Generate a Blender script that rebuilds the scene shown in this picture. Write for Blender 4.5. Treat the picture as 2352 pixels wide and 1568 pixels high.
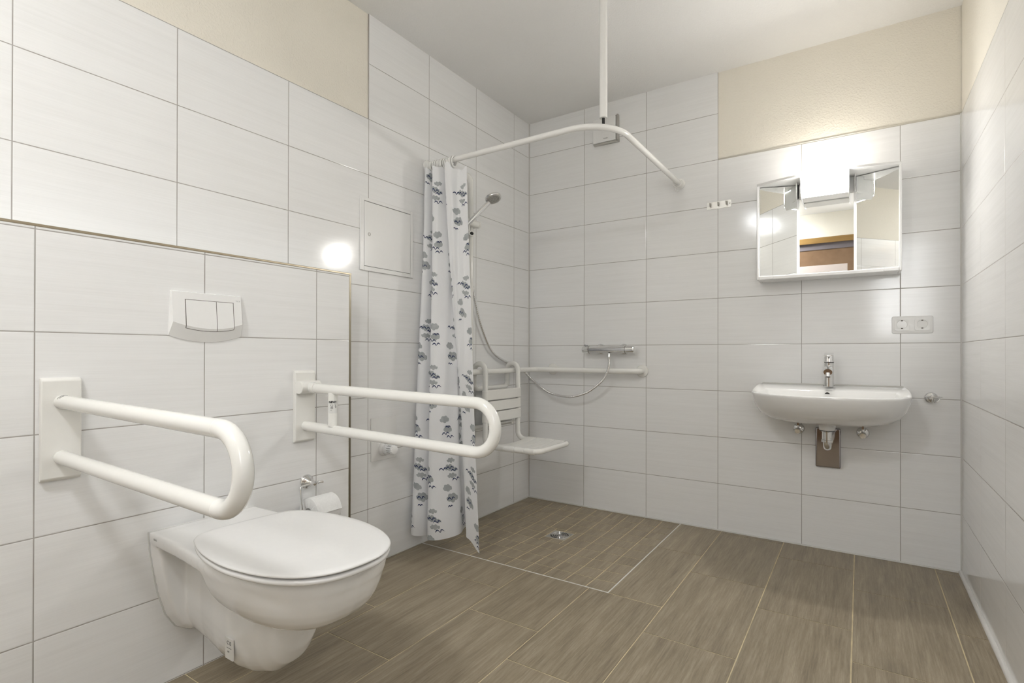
import bpy, bmesh, math, random
from mathutils import Vector, Matrix
random.seed(7)
for o in list(bpy.data.objects): bpy.data.objects.remove(o, do_unlink=True)
SC = bpy.context.scene
COL = SC.collection
# ------------------------------------------------------------------ camera
YAW, PITCH, ROLL = 0.5823, 0.00342, 0.00172
FPX = 1215.257
cam = bpy.data.cameras.new('camera'); camo = bpy.data.objects.new('camera', cam); COL.objects.link(camo)
_r = Vector((math.cos(YAW), math.sin(YAW), 0)); _f = Vector((-math.sin(YAW), math.cos(YAW), 0)); _u = Vector((0, 0, 1))
_F = _f*math.cos(PITCH) + _u*math.sin(PITCH); _U = _u*math.cos(PITCH) - _f*math.sin(PITCH)
_R3 = _r*math.cos(ROLL) + _U*math.sin(ROLL); _U3 = _U*math.cos(ROLL) - _r*math.sin(ROLL)
M = Matrix.Identity(4)
for i in range(3):
    M[i][0] = _R3[i]; M[i][1] = _U3[i]; M[i][2] = -_F[i]
M[0][3], M[1][3], M[2][3] = 1.84358, -3.0013, 0.95198
camo.matrix_world = M
cam.sensor_fit = 'HORIZONTAL'; cam.sensor_width = 36; cam.lens = 36*FPX/2352
cam.shift_y = (807.334-784)/2352; cam.shift_x = 0; cam.clip_start = 0.02
SC.camera = camo
# ------------------------------------------------------------------ world, exposure
w = bpy.data.worlds.new('world'); SC.world = w; w.use_nodes = True
w.node_tree.nodes['Background'].inputs[0].default_value = (0.9, 0.9, 0.88, 1)
w.node_tree.nodes['Background'].inputs[1].default_value = 0.3
SC.view_settings.view_transform = 'Standard'; SC.view_settings.look = 'None'
SC.view_settings.gamma = 1; SC.view_settings.use_curve_mapping = False
SC.view_settings.exposure = 0.38
CEIL_LAMP = 56.0      # emission strength of the opal ceiling lamp
MIRROR_LAMP = 80.0     # emission strength of the mirror cabinet diffuser
MIRROR_TUBE = 1.0     # W, the tube's light leaving the open top of the cabinet lamp
FILL_LIGHT = 11.0      # emission of the fill panel added beside the door, behind the camera
# room sizes
RW, RY, CZ = 2.212, -3.72, 2.4767        # right wall x, rear wall y, ceiling z
PX, PY, PZ = 0.171, -1.614, 1.260        # half-height wall: front x, end y, top z
TW, TH, ZR = 0.39814, 0.25, 0.25246

# ------------------------------------------------------------------ materials
class NT:
    def __init__(s, name):
        s.m = bpy.data.materials.new(name); s.m.use_nodes = True
        s.t = s.m.node_tree; s.t.nodes.clear()
        s.out = s.t.nodes.new('ShaderNodeOutputMaterial')
    def n(s, typ, ins=None, **kw):
        nd = s.t.nodes.new(typ)
        for k, v in kw.items(): setattr(nd, k, v)
        for k, v in (ins or {}).items():
            if isinstance(v, bpy.types.NodeSocket): s.t.links.new(v, nd.inputs[k])
            else: nd.inputs[k].default_value = v
        return nd
    def math(s, op, a, b=None, c=None):
        nd = s.t.nodes.new('ShaderNodeMath'); nd.operation = op
        for i, v in enumerate((a, b, c)):
            if v is None: continue
            if isinstance(v, bpy.types.NodeSocket): s.t.links.new(v, nd.inputs[i])
            else: nd.inputs[i].default_value = v
        return nd.outputs[0]
    def mix(s, fac, a, b):
        nd = s.t.nodes.new('ShaderNodeMix'); nd.data_type = 'RGBA'
        for i, v in ((0, fac), (6, a), (7, b)):
            if isinstance(v, bpy.types.NodeSocket): s.t.links.new(v, nd.inputs[i])
            else: nd.inputs[i].default_value = v
        return nd.outputs[2]
    def ramp(s, x, lo, hi, a=0.0, b=1.0):
        nd = s.n('ShaderNodeMapRange', {0: x, 1: lo, 2: hi, 3: a, 4: b}); return nd.outputs[0]
    def done(s, bsdf):
        s.t.links.new(bsdf.outputs[0], s.out.inputs[0]); return s.m
def rgb(*c): return (*c, 1.0)
def srgb(r, g, b):
    f = lambda v: ((v/255+0.055)/1.055)**2.4 if v > 10 else v/255/12.92
    return (f(r), f(g), f(b), 1.0)

def simple(name, col, rough=0.4, metal=0.0, noise=0.02, nscale=60.0, bump=0.0, bscale=200.0, spec=0.5, coat=0.0, sss=0.0):
    t = NT(name)
    geo = t.n('ShaderNodeNewGeometry')
    nz = t.n('ShaderNodeTexNoise', {'Vector': geo.outputs['Position'], 'Scale': nscale, 'Detail': 3.0})
    fac = t.ramp(nz.outputs[0], 0.3, 0.7)
    dark = tuple(c*(1-noise) for c in col[:3]) + (1,)
    c = t.mix(fac, dark, col)
    rr = t.ramp(nz.outputs[0], 0.3, 0.7, rough*0.92, rough*1.08)
    ins = {'Base Color': c, 'Roughness': rr, 'Metallic': metal, 'Specular IOR Level': spec, 'Coat Weight': coat, 'Coat Roughness': 0.08}
    if bump > 0:
        nb = t.n('ShaderNodeTexNoise', {'Vector': geo.outputs['Position'], 'Scale': bscale, 'Detail': 2.0})
        bp = t.n('ShaderNodeBump', {'Height': nb.outputs[0], 'Strength': 1.0, 'Distance': bump})
        ins['Normal'] = bp.outputs[0]
    return t.done(t.n('ShaderNodeBsdfPrincipled', ins))

def tile_mat(name, axis, u0):
    """white streaked wall tiles 40x25 cm, grout joints, running in world metres"""
    t = NT(name)
    geo = t.n('ShaderNodeNewGeometry'); sp = t.n('ShaderNodeSeparateXYZ', {0: geo.outputs['Position']})
    u = sp.outputs[axis]; v = sp.outputs[2]
    uu = t.math('DIVIDE', t.math('SUBTRACT', u, u0), TW); vv = t.math('DIVIDE', t.math('SUBTRACT', v, ZR), TH)
    du = t.math('MULTIPLY', t.math('PINGPONG', uu, 0.5), TW)      # distance to nearest vertical joint
    dv = t.math('MULTIPLY', t.math('PINGPONG', vv, 0.5), TH)
    d = t.math('MINIMUM', du, dv)
    grout = t.ramp(d, 0.0011, 0.0016, 1.0, 0.0)
    iu = t.math('FLOOR', uu); iv = t.math('FLOOR', vv)
    cell = t.n('ShaderNodeCombineXYZ', {0: iu, 1: iv, 2: 0.0})
    wn = t.n('ShaderNodeTexWhiteNoise', {'Vector': cell.outputs[0]})
    off = t.math('MULTIPLY', wn.outputs[0], 7.0)
    vec = t.n('ShaderNodeCombineXYZ', {0: t.math('MULTIPLY_ADD', u, 5.0, off), 1: t.math('MULTIPLY', v, 330.0), 2: off})
    st = t.n('ShaderNodeTexNoise', {'Vector': vec.outputs[0], 'Scale': 1.0, 'Detail': 4.0, 'Roughness': 0.65})
    vec2 = t.n('ShaderNodeCombineXYZ', {0: t.math('MULTIPLY_ADD', u, 2.0, off), 1: t.math('MULTIPLY', v, 60.0), 2: off})
    st2 = t.n('ShaderNodeTexNoise', {'Vector': vec2.outputs[0], 'Scale': 1.0, 'Detail': 3.0})
    f = t.math('ADD', t.math('MULTIPLY', t.ramp(st.outputs[0], 0.30, 0.62), 0.6), t.math('MULTIPLY', t.ramp(st2.outputs[0], 0.3, 0.6), 0.4))
    base = t.mix(f, rgb(0.85, 0.85, 0.843), rgb(0.905, 0.906, 0.902))
    gn = t.n('ShaderNodeTexNoise', {'Vector': geo.outputs['Position'], 'Scale': 9.0})
    gcol = t.mix(t.ramp(gn.outputs[0], 0.35, 0.65), rgb(0.36, 0.335, 0.31), rgb(0.44, 0.42, 0.40))
    col = t.mix(grout, base, gcol)
    rough = t.math('MAXIMUM', t.math('MULTIPLY', grout, 0.7), t.ramp(st2.outputs[0], 0.3, 0.7, 0.085, 0.135))
    h = t.math('ADD', t.math('MULTIPLY', t.ramp(d, 0.0008, 0.0030), 0.0008), t.math('MULTIPLY', st.outputs[0], 0.00009))
    bp = t.n('ShaderNodeBump', {'Height': h, 'Strength': 0.55, 'Distance': 1.0})
    return t.done(t.n('ShaderNodeBsdfPrincipled', {'Base Color': col, 'Roughness': rough, 'Normal': bp.outputs[0], 'Specular IOR Level': 0.45}))

def plaster_mat(name, col, amp, scale):
    t = NT(name); geo = t.n('ShaderNodeNewGeometry')
    n1 = t.n('ShaderNodeTexNoise', {'Vector': geo.outputs['Position'], 'Scale': scale, 'Detail': 2.5, 'Roughness': 0.5})
    n2 = t.n('ShaderNodeTexVoronoi', {'Vector': geo.outputs['Position'], 'Scale': scale*0.9}, feature='SMOOTH_F1')
    h = t.math('ADD', t.ramp(n1.outputs[0], 0.45, 0.7, 0, amp), t.math('MULTIPLY', n2.outputs[0], -amp*0.35))
    bp = t.n('ShaderNodeBump', {'Height': h, 'Strength': 0.8, 'Distance': 1.0})
    n3 = t.n('ShaderNodeTexNoise', {'Vector': geo.outputs['Position'], 'Scale': 2.0})
    c = t.mix(t.ramp(n3.outputs[0], 0.3, 0.7), col, tuple(x*0.97 for x in col[:3])+(1,))
    return t.done(t.n('ShaderNodeBsdfPrincipled', {'Base Color': c, 'Roughness': 0.75, 'Normal': bp.outputs[0], 'Specular IOR Level': 0.25}))

def floor_mat():
    t = NT('floor tile, brown streaked stoneware'); geo = t.n('ShaderNodeNewGeometry')
    sp = t.n('ShaderNodeSeparateXYZ', {0: geo.outputs['Position']})
    rnd = geo.outputs['Random Per Island']
    off = t.math('MULTIPLY', rnd, 40.0)
    def nz(sx, sy, det, ro=0.6):
        v = t.n('ShaderNodeCombineXYZ', {0: t.math('MULTIPLY_ADD', sp.outputs[0], sx, off), 1: t.math('MULTIPLY_ADD', sp.outputs[1], sy, off), 2: off})
        return t.n('ShaderNodeTexNoise', {'Vector': v.outputs[0], 'Scale': 1.0, 'Detail': det, 'Roughness': ro}).outputs[0]
    a = t.ramp(nz(170, 7.0, 5.0, 0.7), 0.34, 0.66); b = t.ramp(nz(30, 3.0, 3.0), 0.32, 0.68); c = t.ramp(nz(600, 45.0, 3.0, 0.7), 0.3, 0.7)
    f = t.math('ADD', t.math('ADD', t.math('MULTIPLY', a, 0.42), t.math('MULTIPLY', b, 0.38)), t.math('MULTIPLY', c, 0.20))
    cr = t.n('ShaderNodeValToRGB', {0: f}); e = cr.color_ramp.elements
    e[0].position = 0.12; e[0].color = (0.185, 0.150, 0.108, 1); e[1].position = 0.88; e[1].color = (0.42, 0.36, 0.26, 1)
    m = e.new(0.45); m.color = (0.285, 0.236, 0.163, 1)
    m2 = e.new(0.68); m2.color = (0.35, 0.295, 0.215, 1)
    tint = t.mix(t.math('MULTIPLY', rnd, 0.16), cr.outputs[0], rgb(0.37, 0.31, 0.225))
    bp = t.n('ShaderNodeBump', {'Height': f, 'Strength': 0.25, 'Distance': 0.0012})
    return t.done(t.n('ShaderNodeBsdfPrincipled', {'Base Color': tint, 'Roughness': t.ramp(f, 0.2, 0.8, 0.36, 0.48), 'Normal': bp.outputs[0], 'Specular IOR Level': 0.4}))

def wood_mat(name, c1, c2, sx=3, sy=60, sz=60, rough=0.35):
    t = NT(name); geo = t.n('ShaderNodeNewGeometry')
    mp = t.n('ShaderNodeMapping', {'Vector': geo.outputs['Position'], 'Scale': (sx, sy, sz)})
    nz = t.n('ShaderNodeTexNoise', {'Vector': mp.outputs[0], 'Scale': 1.0, 'Detail': 4.0})
    c = t.mix(t.ramp(nz.outputs[0], 0.3, 0.7), c1, c2)
    return t.done(t.n('ShaderNodeBsdfPrincipled', {'Base Color': c, 'Roughness': rough}))

def emis_mat(name, col, strength, base=(0.9, 0.9, 0.88, 1)):
    t = NT(name)
    return t.done(t.n('ShaderNodeBsdfPrincipled', {'Base Color': base, 'Roughness': 0.3, 'Emission Color': col, 'Emission Strength': strength}))

def curtain_mat():
    t = NT('curtain fabric with clouds and gulls')
    ca = t.n('ShaderNodeAttribute', attribute_name='cloud_sdf'); ba = t.n('ShaderNodeAttribute', attribute_name='bird_sdf')
    geo = t.n('ShaderNodeNewGeometry')
    nz = t.n('ShaderNodeTexNoise', {'Vector': geo.outputs['Position'], 'Scale': 35.0, 'Detail': 3.0})
    cl = t.ramp(ca.outputs['Fac'], -0.0004, 0.0004, 1.0, 0.0)
    bd = t.ramp(ba.outputs['Fac'], -0.0003, 0.0003, 1.0, 0.0)
    grey = t.mix(t.ramp(nz.outputs[0], 0.3, 0.7), rgb(0.40, 0.425, 0.435), rgb(0.50, 0.52, 0.53))
    c = t.mix(cl, rgb(0.93, 0.935, 0.95), grey)
    c = t.mix(bd, c, rgb(0.02, 0.035, 0.11))
    nb = t.n('ShaderNodeTexNoise', {'Vector': geo.outputs['Position'], 'Scale': 14.0, 'Detail': 4.0, 'Distortion': 0.6})
    bp = t.n('ShaderNodeBump', {'Height': nb.outputs[0], 'Strength': 0.5, 'Distance': 0.008})
    p = t.n('ShaderNodeBsdfPrincipled', {'Base Color': c, 'Roughness': 0.42, 'Normal': bp.outputs[0], 'Specular IOR Level': 0.35})
    tr = t.n('ShaderNodeBsdfTranslucent', {'Color': c})
    mx = t.n('ShaderNodeMixShader', {0: 0.22, 1: p.outputs[0], 2: tr.outputs[0]})
    return t.done(mx)

MT = {}
MT['tile_x'] = tile_mat('wall tile along x', 0, 0.40422)
MT['tile_y'] = tile_mat('wall tile along y', 1, -0.18005)
MT['tile_p'] = tile_mat('wall tile on low wall', 1, -1.77018)
MT['tile_r'] = tile_mat('wall tile right side', 1, -0.82949)
MT['paint'] = plaster_mat('cream roughcast paint', rgb(0.88, 0.84, 0.745), 0.0008, 130)
MT['ceil'] = plaster_mat('white roughcast ceiling', rgb(0.91, 0.905, 0.89), 0.0008, 140)
MT['floor'] = floor_mat()
MT['fgrout'] = simple('tan floor grout', rgb(0.78, 0.67, 0.44), 0.85, noise=0.30, nscale=14)
MT['silicone'] = simple('white silicone', rgb(0.76, 0.75, 0.72), 0.35, noise=0.05)
MT['silicone_w'] = simple('off-white silicone joint', rgb(0.66, 0.65, 0.62), 0.4)
MT['ceramic'] = simple('white sanitary ceramic', rgb(0.88, 0.878, 0.865), 0.10, noise=0.008, coat=0.3)
MT['seat'] = simple('white duroplast seat', rgb(0.87, 0.868, 0.86), 0.20, noise=0.008)
MT['nylon'] = simple('ivory nylon', rgb(0.87, 0.865, 0.83), 0.16, noise=0.01, coat=0.2)
MT['nylon_m'] = simple('ivory nylon, matt', rgb(0.86, 0.852, 0.815), 0.34, noise=0.01)
MT['plastic'] = simple('white plastic', rgb(0.90, 0.90, 0.89), 0.22, noise=0.01)
MT['enamel'] = simple('white enamelled steel', rgb(0.88, 0.878, 0.865), 0.18, noise=0.01)
MT['rodw'] = simple('white coated aluminium', rgb(0.88, 0.875, 0.85), 0.16, noise=0.01)
MT['chrome'] = simple('chrome', rgb(0.80, 0.80, 0.80), 0.06, metal=1.0, noise=0.01)
MT['chrome_d'] = simple('dark chrome', rgb(0.42, 0.40, 0.41), 0.08, metal=1.0, noise=0.02)
MT['trim_d'] = simple('dark aluminium trim', rgb(0.30, 0.27, 0.21), 0.36, metal=1.0, noise=0.10, nscale=6)
MT['steel'] = simple('brushed steel', rgb(0.60, 0.59, 0.56), 0.36, metal=1.0, noise=0.06)
MT['trim'] = simple('beige anodised aluminium trim', rgb(0.50, 0.43, 0.32), 0.36, metal=1.0, noise=0.10, nscale=6)
MT['black'] = simple('black', rgb(0.012, 0.012, 0.012), 0.5)
MT['grey'] = simple('grey print', rgb(0.16, 0.16, 0.16), 0.6)
MT['lgrey'] = simple('pale grey print', rgb(0.38, 0.38, 0.37), 0.6)
MT['gap'] = simple('dark gap', rgb(0.10, 0.09, 0.075), 0.8)
MT['paper'] = simple('tissue paper', rgb(0.86, 0.86, 0.85), 0.9, noise=0.05, nscale=120, bump=0.0008, bscale=260)
MT['label'] = simple('label film', rgb(0.78, 0.78, 0.76), 0.25)
MT['labelg'] = simple('clear label film', rgb(0.80, 0.79, 0.76), 0.2)
MT['mirror'] = simple('mirror glass', rgb(0.93, 0.94, 0.93), 0.004, metal=1.0, noise=0.0)
MT['oak'] = wood_mat('golden oak door frame', rgb(0.27, 0.155, 0.045), rgb(0.33, 0.20, 0.065))
MT['doorleaf'] = wood_mat('tan brown door leaf', rgb(0.20, 0.12, 0.065), rgb(0.25, 0.155, 0.09), 8, 8, 8)
MT['doorpanel'] = simple('pale pink-white door panel', rgb(0.66, 0.58, 0.54), 0.5)
MT['rebate'] = simple('grey door seal', rgb(0.17, 0.15, 0.16), 0.5)
MT['curtain'] = curtain_mat()
MT['lampdiff'] = emis_mat('lit opal diffuser', (1.0, 0.975, 0.93, 1), MIRROR_LAMP)
MT['fill_glow'] = emis_mat('added fill glow', (0.97, 0.985, 1.0, 1), FILL_LIGHT)
MT['ceillamp'] = emis_mat('lit opal ceiling lamp', (0.95, 0.98, 1.0, 1), CEIL_LAMP*0.3)
MT['ceillamp2'] = emis_mat('dim opal lamp bottom', (0.97, 0.985, 1.0, 1), CEIL_LAMP)

# ------------------------------------------------------------------ geometry helpers
def wloc(o):
    v = Vector((0, 0, 0))
    while o: v += o.location; o = o.parent
    return v
class MB:
    """collects shapes in world coordinates; build() links them as ONE mesh object"""
    def __init__(s): s.bm = bmesh.new(); s.mi = 0
    def _f(s, vs, smooth=False):
        try:
            f = s.bm.faces.new(vs); f.material_index = s.mi; f.smooth = smooth; return f
        except ValueError: return None
    def box(s, a, b, mi=None, rot=None, c=None):
        if mi is not None: s.mi = mi
        x0, y0, z0 = a; x1, y1, z1 = b
        P = [Vector(p) for p in ((x0,y0,z0),(x1,y0,z0),(x1,y1,z0),(x0,y1,z0),(x0,y0,z1),(x1,y0,z1),(x1,y1,z1),(x0,y1,z1))]
        if rot is not None:
            cc = Vector(c) if c is not None else sum(P, Vector())/8
            P = [rot @ (p-cc) + cc for p in P]
        v = [s.bm.verts.new(p) for p in P]
        for q in ((0,3,2,1),(4,5,6,7),(0,1,5,4),(1,2,6,5),(2,3,7,6),(3,0,4,7)): s._f([v[i] for i in q])
        return s
    def loft(s, rings, cap0=True, cap1=True, closed=True, smooth=True):
        R = [[s.bm.verts.new(p) for p in r] for r in rings]
        n = len(R[0])
        for a, b in zip(R, R[1:]):
            for i in range(n if closed else n-1):
                j = (i+1) % n; s._f([a[i], a[j], b[j], b[i]], smooth)
        if cap0: s._f(list(reversed(R[0])))
        if cap1: s._f(R[-1])
        return s
    def tube(s, path, r, n=20, cap=True, rads=None):
        P = [Vector(p) for p in path]; m = len(P)
        T = []
        for i in range(m):
            a = P[max(i-1, 0)]; b = P[min(i+1, m-1)]; T.append((b-a).normalized())
        ref = Vector((0, 0, 1)) if abs(T[0].z) < 0.9 else Vector((1, 0, 0))
        N = (ref - T[0]*ref.dot(T[0])).normalized(); rings = []
        for i in range(m):
            N = (N - T[i]*N.dot(T[i])).normalized(); B = T[i].cross(N)
            rr = rads[i] if rads else r
            rings.append([P[i] + (N*math.cos(2*math.pi*k/n) + B*math.sin(2*math.pi*k/n))*rr for k in range(n)])
        return s.loft(rings, cap, cap)
    def cyl(s, a, b, r, n=28, r2=None):
        return s.tube([a, b], r, n, True, [r, r if r2 is None else r2])
    def lathe(s, prof, origin, axis, n=36, cap=True):
        """prof: list of (radius, distance along axis)"""
        A = Vector(axis).normalized(); ref = Vector((0, 0, 1)) if abs(A.z) < 0.9 else Vector((1, 0, 0))
        N = (ref - A*ref.dot(A)).normalized(); B = A.cross(N); O = Vector(origin)
        rings = [[O + A*h + (N*math.cos(2*math.pi*k/n) + B*math.sin(2*math.pi*k/n))*max(r, 1e-5) for k in range(n)] for r, h in prof]
        return s.loft(rings, cap, cap)
    def prism(s, pts, off):
        """extrude closed planar outline (3D points) by vector off"""
        off = Vector(off); a = [Vector(p) for p in pts]
        return s.loft([a, [p+off for p in a]], smooth=False)
    def torus(s, c, axis, R, r, n=40, m=12, a0=0, a1=2*math.pi):
        A = Vector(axis).normalized(); ref = Vector((0, 0, 1)) if abs(A.z) < 0.9 else Vector((1, 0, 0))
        N = (ref - A*ref.dot(A)).normalized(); B = A.cross(N); C = Vector(c)
        full = abs(a1-a0-2*math.pi) < 1e-6
        rings = []
        for k in range(n if full else n+1):
            t = a0 + (a1-a0)*k/n; d = N*math.cos(t) + B*math.sin(t)
            rings.append([C + d*(R + r*math.cos(2*math.pi*j/m)) + A*r*math.sin(2*math.pi*j/m) for j in range(m)])
        if full: rings.append(rings[0]); s.loft(rings, False, False)
        else: s.loft(rings)
        return s
    def build(s, name, mat, parent=None, bevel=0.0, angle=40, seg=2, merge=True, sub=0, remesh=0.0, smooth_it=0):
        if merge: bmesh.ops.remove_doubles(s.bm, verts=s.bm.verts, dist=1e-6)
        bmesh.ops.recalc_face_normals(s.bm, faces=s.bm.faces)
        me = bpy.data.meshes.new(name); 
        base = wloc(parent) if parent else Vector((0, 0, 0))
        org = base
        if not parent and len(s.bm.verts):
            xs = [v.co for v in s.bm.verts]
            org = Vector(((min(p.x for p in xs)+max(p.x for p in xs))/2, (min(p.y for p in xs)+max(p.y for p in xs))/2, min(p.z for p in xs)))
        for v in s.bm.verts: v.co -= org
        s.bm.to_mesh(me); s.bm.free()
        for mt in (mat if isinstance(mat, (list, tuple)) else [mat]): me.materials.append(MT[mt])
        if angle is not None and not remesh:
            for p in me.polygons: p.use_smooth = True
            me.set_sharp_from_angle(angle=math.radians(angle))
        o = bpy.data.objects.new(name, me); COL.objects.link(o)
        if parent: o.parent = parent
        else: o.location = org
        if remesh:
            md = o.modifiers.new('remesh', 'REMESH'); md.mode = 'VOXEL'; md.voxel_size = remesh; md.use_smooth_shade = True
            ms = o.modifiers.new('smooth', 'SMOOTH'); ms.iterations = smooth_it; ms.factor = 0.5
        if bevel:
            md = o.modifiers.new('bevel', 'BEVEL'); md.width = bevel; md.segments = seg; md.limit_method = 'ANGLE'; md.angle_limit = math.radians(35)
        if sub:
            md = o.modifiers.new('subd', 'SUBSURF'); md.levels = sub; md.render_levels = sub
        return o
def thing(name, loc, label, cat, group=None):
    o = bpy.data.objects.new(name, None); COL.objects.link(o); o.location = loc; o.empty_display_size = 0.05
    return tag(o, label, cat, group)
def tag(o, label, cat, group=None):
    o['label'] = label; o['category'] = cat
    if group: o['group'] = group
    return o
def struct(o, label=None):
    o['kind'] = 'structure'
    if label: o['label'] = label
    return o
def lab(o, label): o['label'] = label; return o
def fillet(pts, R, n=10):
    """polyline with rounded corners; R a number or one per inner corner"""
    P = [Vector(p) for p in pts]; out = [P[0]]
    for i in range(1, len(P)-1):
        r = R[i-1] if isinstance(R, (list, tuple)) else R
        a = (P[i-1]-P[i]).normalized(); b = (P[i+1]-P[i]).normalized()
        ang = a.angle(b); tl = r/math.tan(ang/2); bis = (a+b).normalized(); c = P[i] + bis*(r/math.sin(ang/2))
        s0 = P[i]+a*tl - c; s1 = P[i]+b*tl - c; tot = s0.angle(s1)
        for k in range(n+1):
            t = k/n; out.append(c + (s0*math.sin((1-t)*tot) + s1*math.sin(t*tot))/math.sin(tot))
    out.append(P[-1]); return out
def catmull(P, n):
    P = [Vector(p) for p in P]; P = [P[0]*2-P[1]] + P + [P[-1]*2-P[-2]]; out = []
    for i in range(1, len(P)-2):
        for k in range(n):
            t = k/n; a, b, c, d = P[i-1], P[i], P[i+1], P[i+2]
            out.append(0.5*((2*b) + (c-a)*t + (2*a-5*b+4*c-d)*t*t + (3*b-a-3*c+d)*t**3))
    out.append(P[-2]); return out
def text(name, body, size, loc, xdir, ydir, mat, parent, ext=0.0002, bold=0.0):
    cu = bpy.data.curves.new(name, 'FONT'); cu.body = body; cu.size = size; cu.extrude = ext; cu.offset = bold
    cu.align_x = 'CENTER'; cu.align_y = 'CENTER'; cu.resolution_u = 3
    tmp = bpy.data.objects.new(name+'_tmp', cu); COL.objects.link(tmp)
    dg = bpy.context.evaluated_depsgraph_get(); me = bpy.data.meshes.new_from_object(tmp.evaluated_get(dg))
    bpy.data.objects.remove(tmp, do_unlink=True)
    X = Vector(xdir).normalized(); Y = Vector(ydir).normalized(); Z = X.cross(Y)
    m = Matrix.Identity(4)
    L = Vector(loc) - (wloc(parent) if parent else Vector())
    for i in range(3): m[i][0] = X[i]; m[i][1] = Y[i]; m[i][2] = Z[i]; m[i][3] = L[i]
    me.transform(m); me.materials.clear(); me.materials.append(MT[mat])
    o = bpy.data.objects.new(name, me); COL.objects.link(o); o.parent = parent; return o

# ================================================================== SETTING
D = 0.006   # tiles stand 6 mm proud of the plaster
# left wall: tiles to the ceiling next to the shower, to 2.0 m beyond it
YT = -0.18005-3*TW; ZP = 2.0035
m = MB(); m.mi = 0
m.box((-0.10, RY, 0), (0, YT, ZP)); m.box((-0.10, YT, 0), (0, 0.1, CZ))
m.mi = 1; m.box((-0.10, RY, ZP), (-D, YT, CZ))
wl = struct(m.build('wall_left', ['tile_y', 'paint'], angle=None, merge=False))
XT = 0.40422+2*TW
m = MB(); m.mi = 0
m.box((-0.1, 0, 0), (XT, 0.10, CZ)); m.box((XT, 0, 0), (RW+0.1, 0.10, ZP-0.004))
m.mi = 1
m.box((XT, D, ZP-0.004), (RW+0.1, 0.10, CZ))
# rounded plaster lip just above the tiles
m.tube([(XT+0.001, D+0.001, ZP+0.002), (RW, D+0.001, ZP+0.002)], 0.006, 10)
struct(m.build('wall_back', ['tile_x', 'paint'], angle=None, merge=False))
m = MB(); m.mi = 0; m.box((RW, RY, 0), (RW+0.1, 0, ZP)); m.mi = 1; m.box((RW+0.002, RY, ZP), (RW+0.1, 0, CZ))
struct(m.build('wall_right', ['tile_r', 'paint'], angle=None, merge=False))
# rear wall with the door opening (seen only in the mirror)
DX0, DX1, DZ = 0.95, 1.93, 2.20
WX0, WX1, WZ0, WZ1 = 1.985, 2.195, 1.15, 2.12  # opening for the added fill-light panel
m = MB(); m.box((0, RY-0.1, 0), (DX0, RY, CZ)); m.box((DX1, RY-0.1, 0), (RW, RY, WZ0)); m.box((DX1, RY-0.1, WZ1), (RW, RY, CZ)); m.box((DX1, RY-0.1, WZ0), (WX0, RY, WZ1)); m.box((WX1, RY-0.1, WZ0), (RW, RY, WZ1)); m.box((DX0, RY-0.1, DZ), (DX1, RY, CZ))
struct(m.build('wall_rear', 'paint', angle=None, merge=False))
m = MB(); m.box((-0.1, RY-0.1, CZ), (RW+0.1, 0.1, CZ+0.1)); struct(m.build('ceiling', 'ceil', angle=None))
# low tiled wall in front of the left wall
m = MB(); m.box((0, RY, 0), (PX, PY, PZ)); struct(m.build('wall_ledge', 'tile_p', angle=None), 'waist-high tiled ledge wall behind the toilet')
# metal edge trims of the ledge
m = MB(); m.box((PX-0.010, RY, PZ-0.001), (PX+0.0015, PY+0.002, PZ+0.006)); m.box((0, PY-0.006, PZ-0.001), (PX, PY+0.002, PZ+0.006))
struct(m.build('trim_1', 'trim', bevel=0.0015))
m = MB(); m.box((PX-0.008, PY-0.0085, 0), (PX+0.0015, PY+0.0015, PZ)); struct(m.build('trim_2', 'trim_d', bevel=0.0012))
# silicone beads
m = MB(); m.tube([(RW-0.002, RY, 0.002), (RW-0.002, 0, 0.002)], 0.011, 10); struct(m.build('trim_3', 'silicone'))
m = MB(); m.tube([(0, -0.001, 0.001), (RW, -0.001, 0.001)], 0.0055, 8); struct(m.build('trim_4', 'silicone_w'))
m = MB(); m.tube([(0.001, PY, 0.001), (0.001, 0, 0.001)], 0.0045, 8); struct(m.build('trim_5', 'silicone_w'))
m = MB(); m.tube([(0.0, 0, 0), (0.0, 0, CZ)], 0.0035, 8); struct(m.build('trim_6', 'silicone_w'))
m = MB(); m.tube([(RW, 0, 0), (RW, 0, ZP)], 0.0045, 8); struct(m.build('trim_7', 'silicone_w'))
# floor: grout bed + individual tiles, shower area falls to the drain
SX, SY, DC, DD = 1.003, -1.026, (0.505, -0.505), 0.016
def zfall(x, y):
    if x > SX or y < SY: return 0.0
    dx = (DC[0]-x)/DC[0] if x < DC[0] else (x-DC[0])/(SX-DC[0]); dy = (y-DC[1])/(-DC[1]) if y > DC[1] else (DC[1]-y)/(DC[1]-SY)
    return -DD*(1-max(dx, dy))
m = MB(); m.mi = 0
m.box((-0.1, RY-0.1, -0.10), (RW+0.1, SY, -0.0012)); m.box((SX, SY, -0.10), (RW+0.1, 0.1, -0.0012))
m.box((-0.1, SY, -0.10), (SX, 0.1, -0.030))
N = 20
g = [[m.bm.verts.new((SX*i/N, SY*j/N, zfall(SX*i/N, SY*j/N)-0.0012)) for j in range(N+1)] for i in range(N+1)]
for i in range(N):
    for j in range(N): m._f([g[i][j], g[i+1][j], g[i+1][j+1], g[i][j+1]])
m.mi = 1; G = 0.0020; G2 = 0.0025
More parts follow.
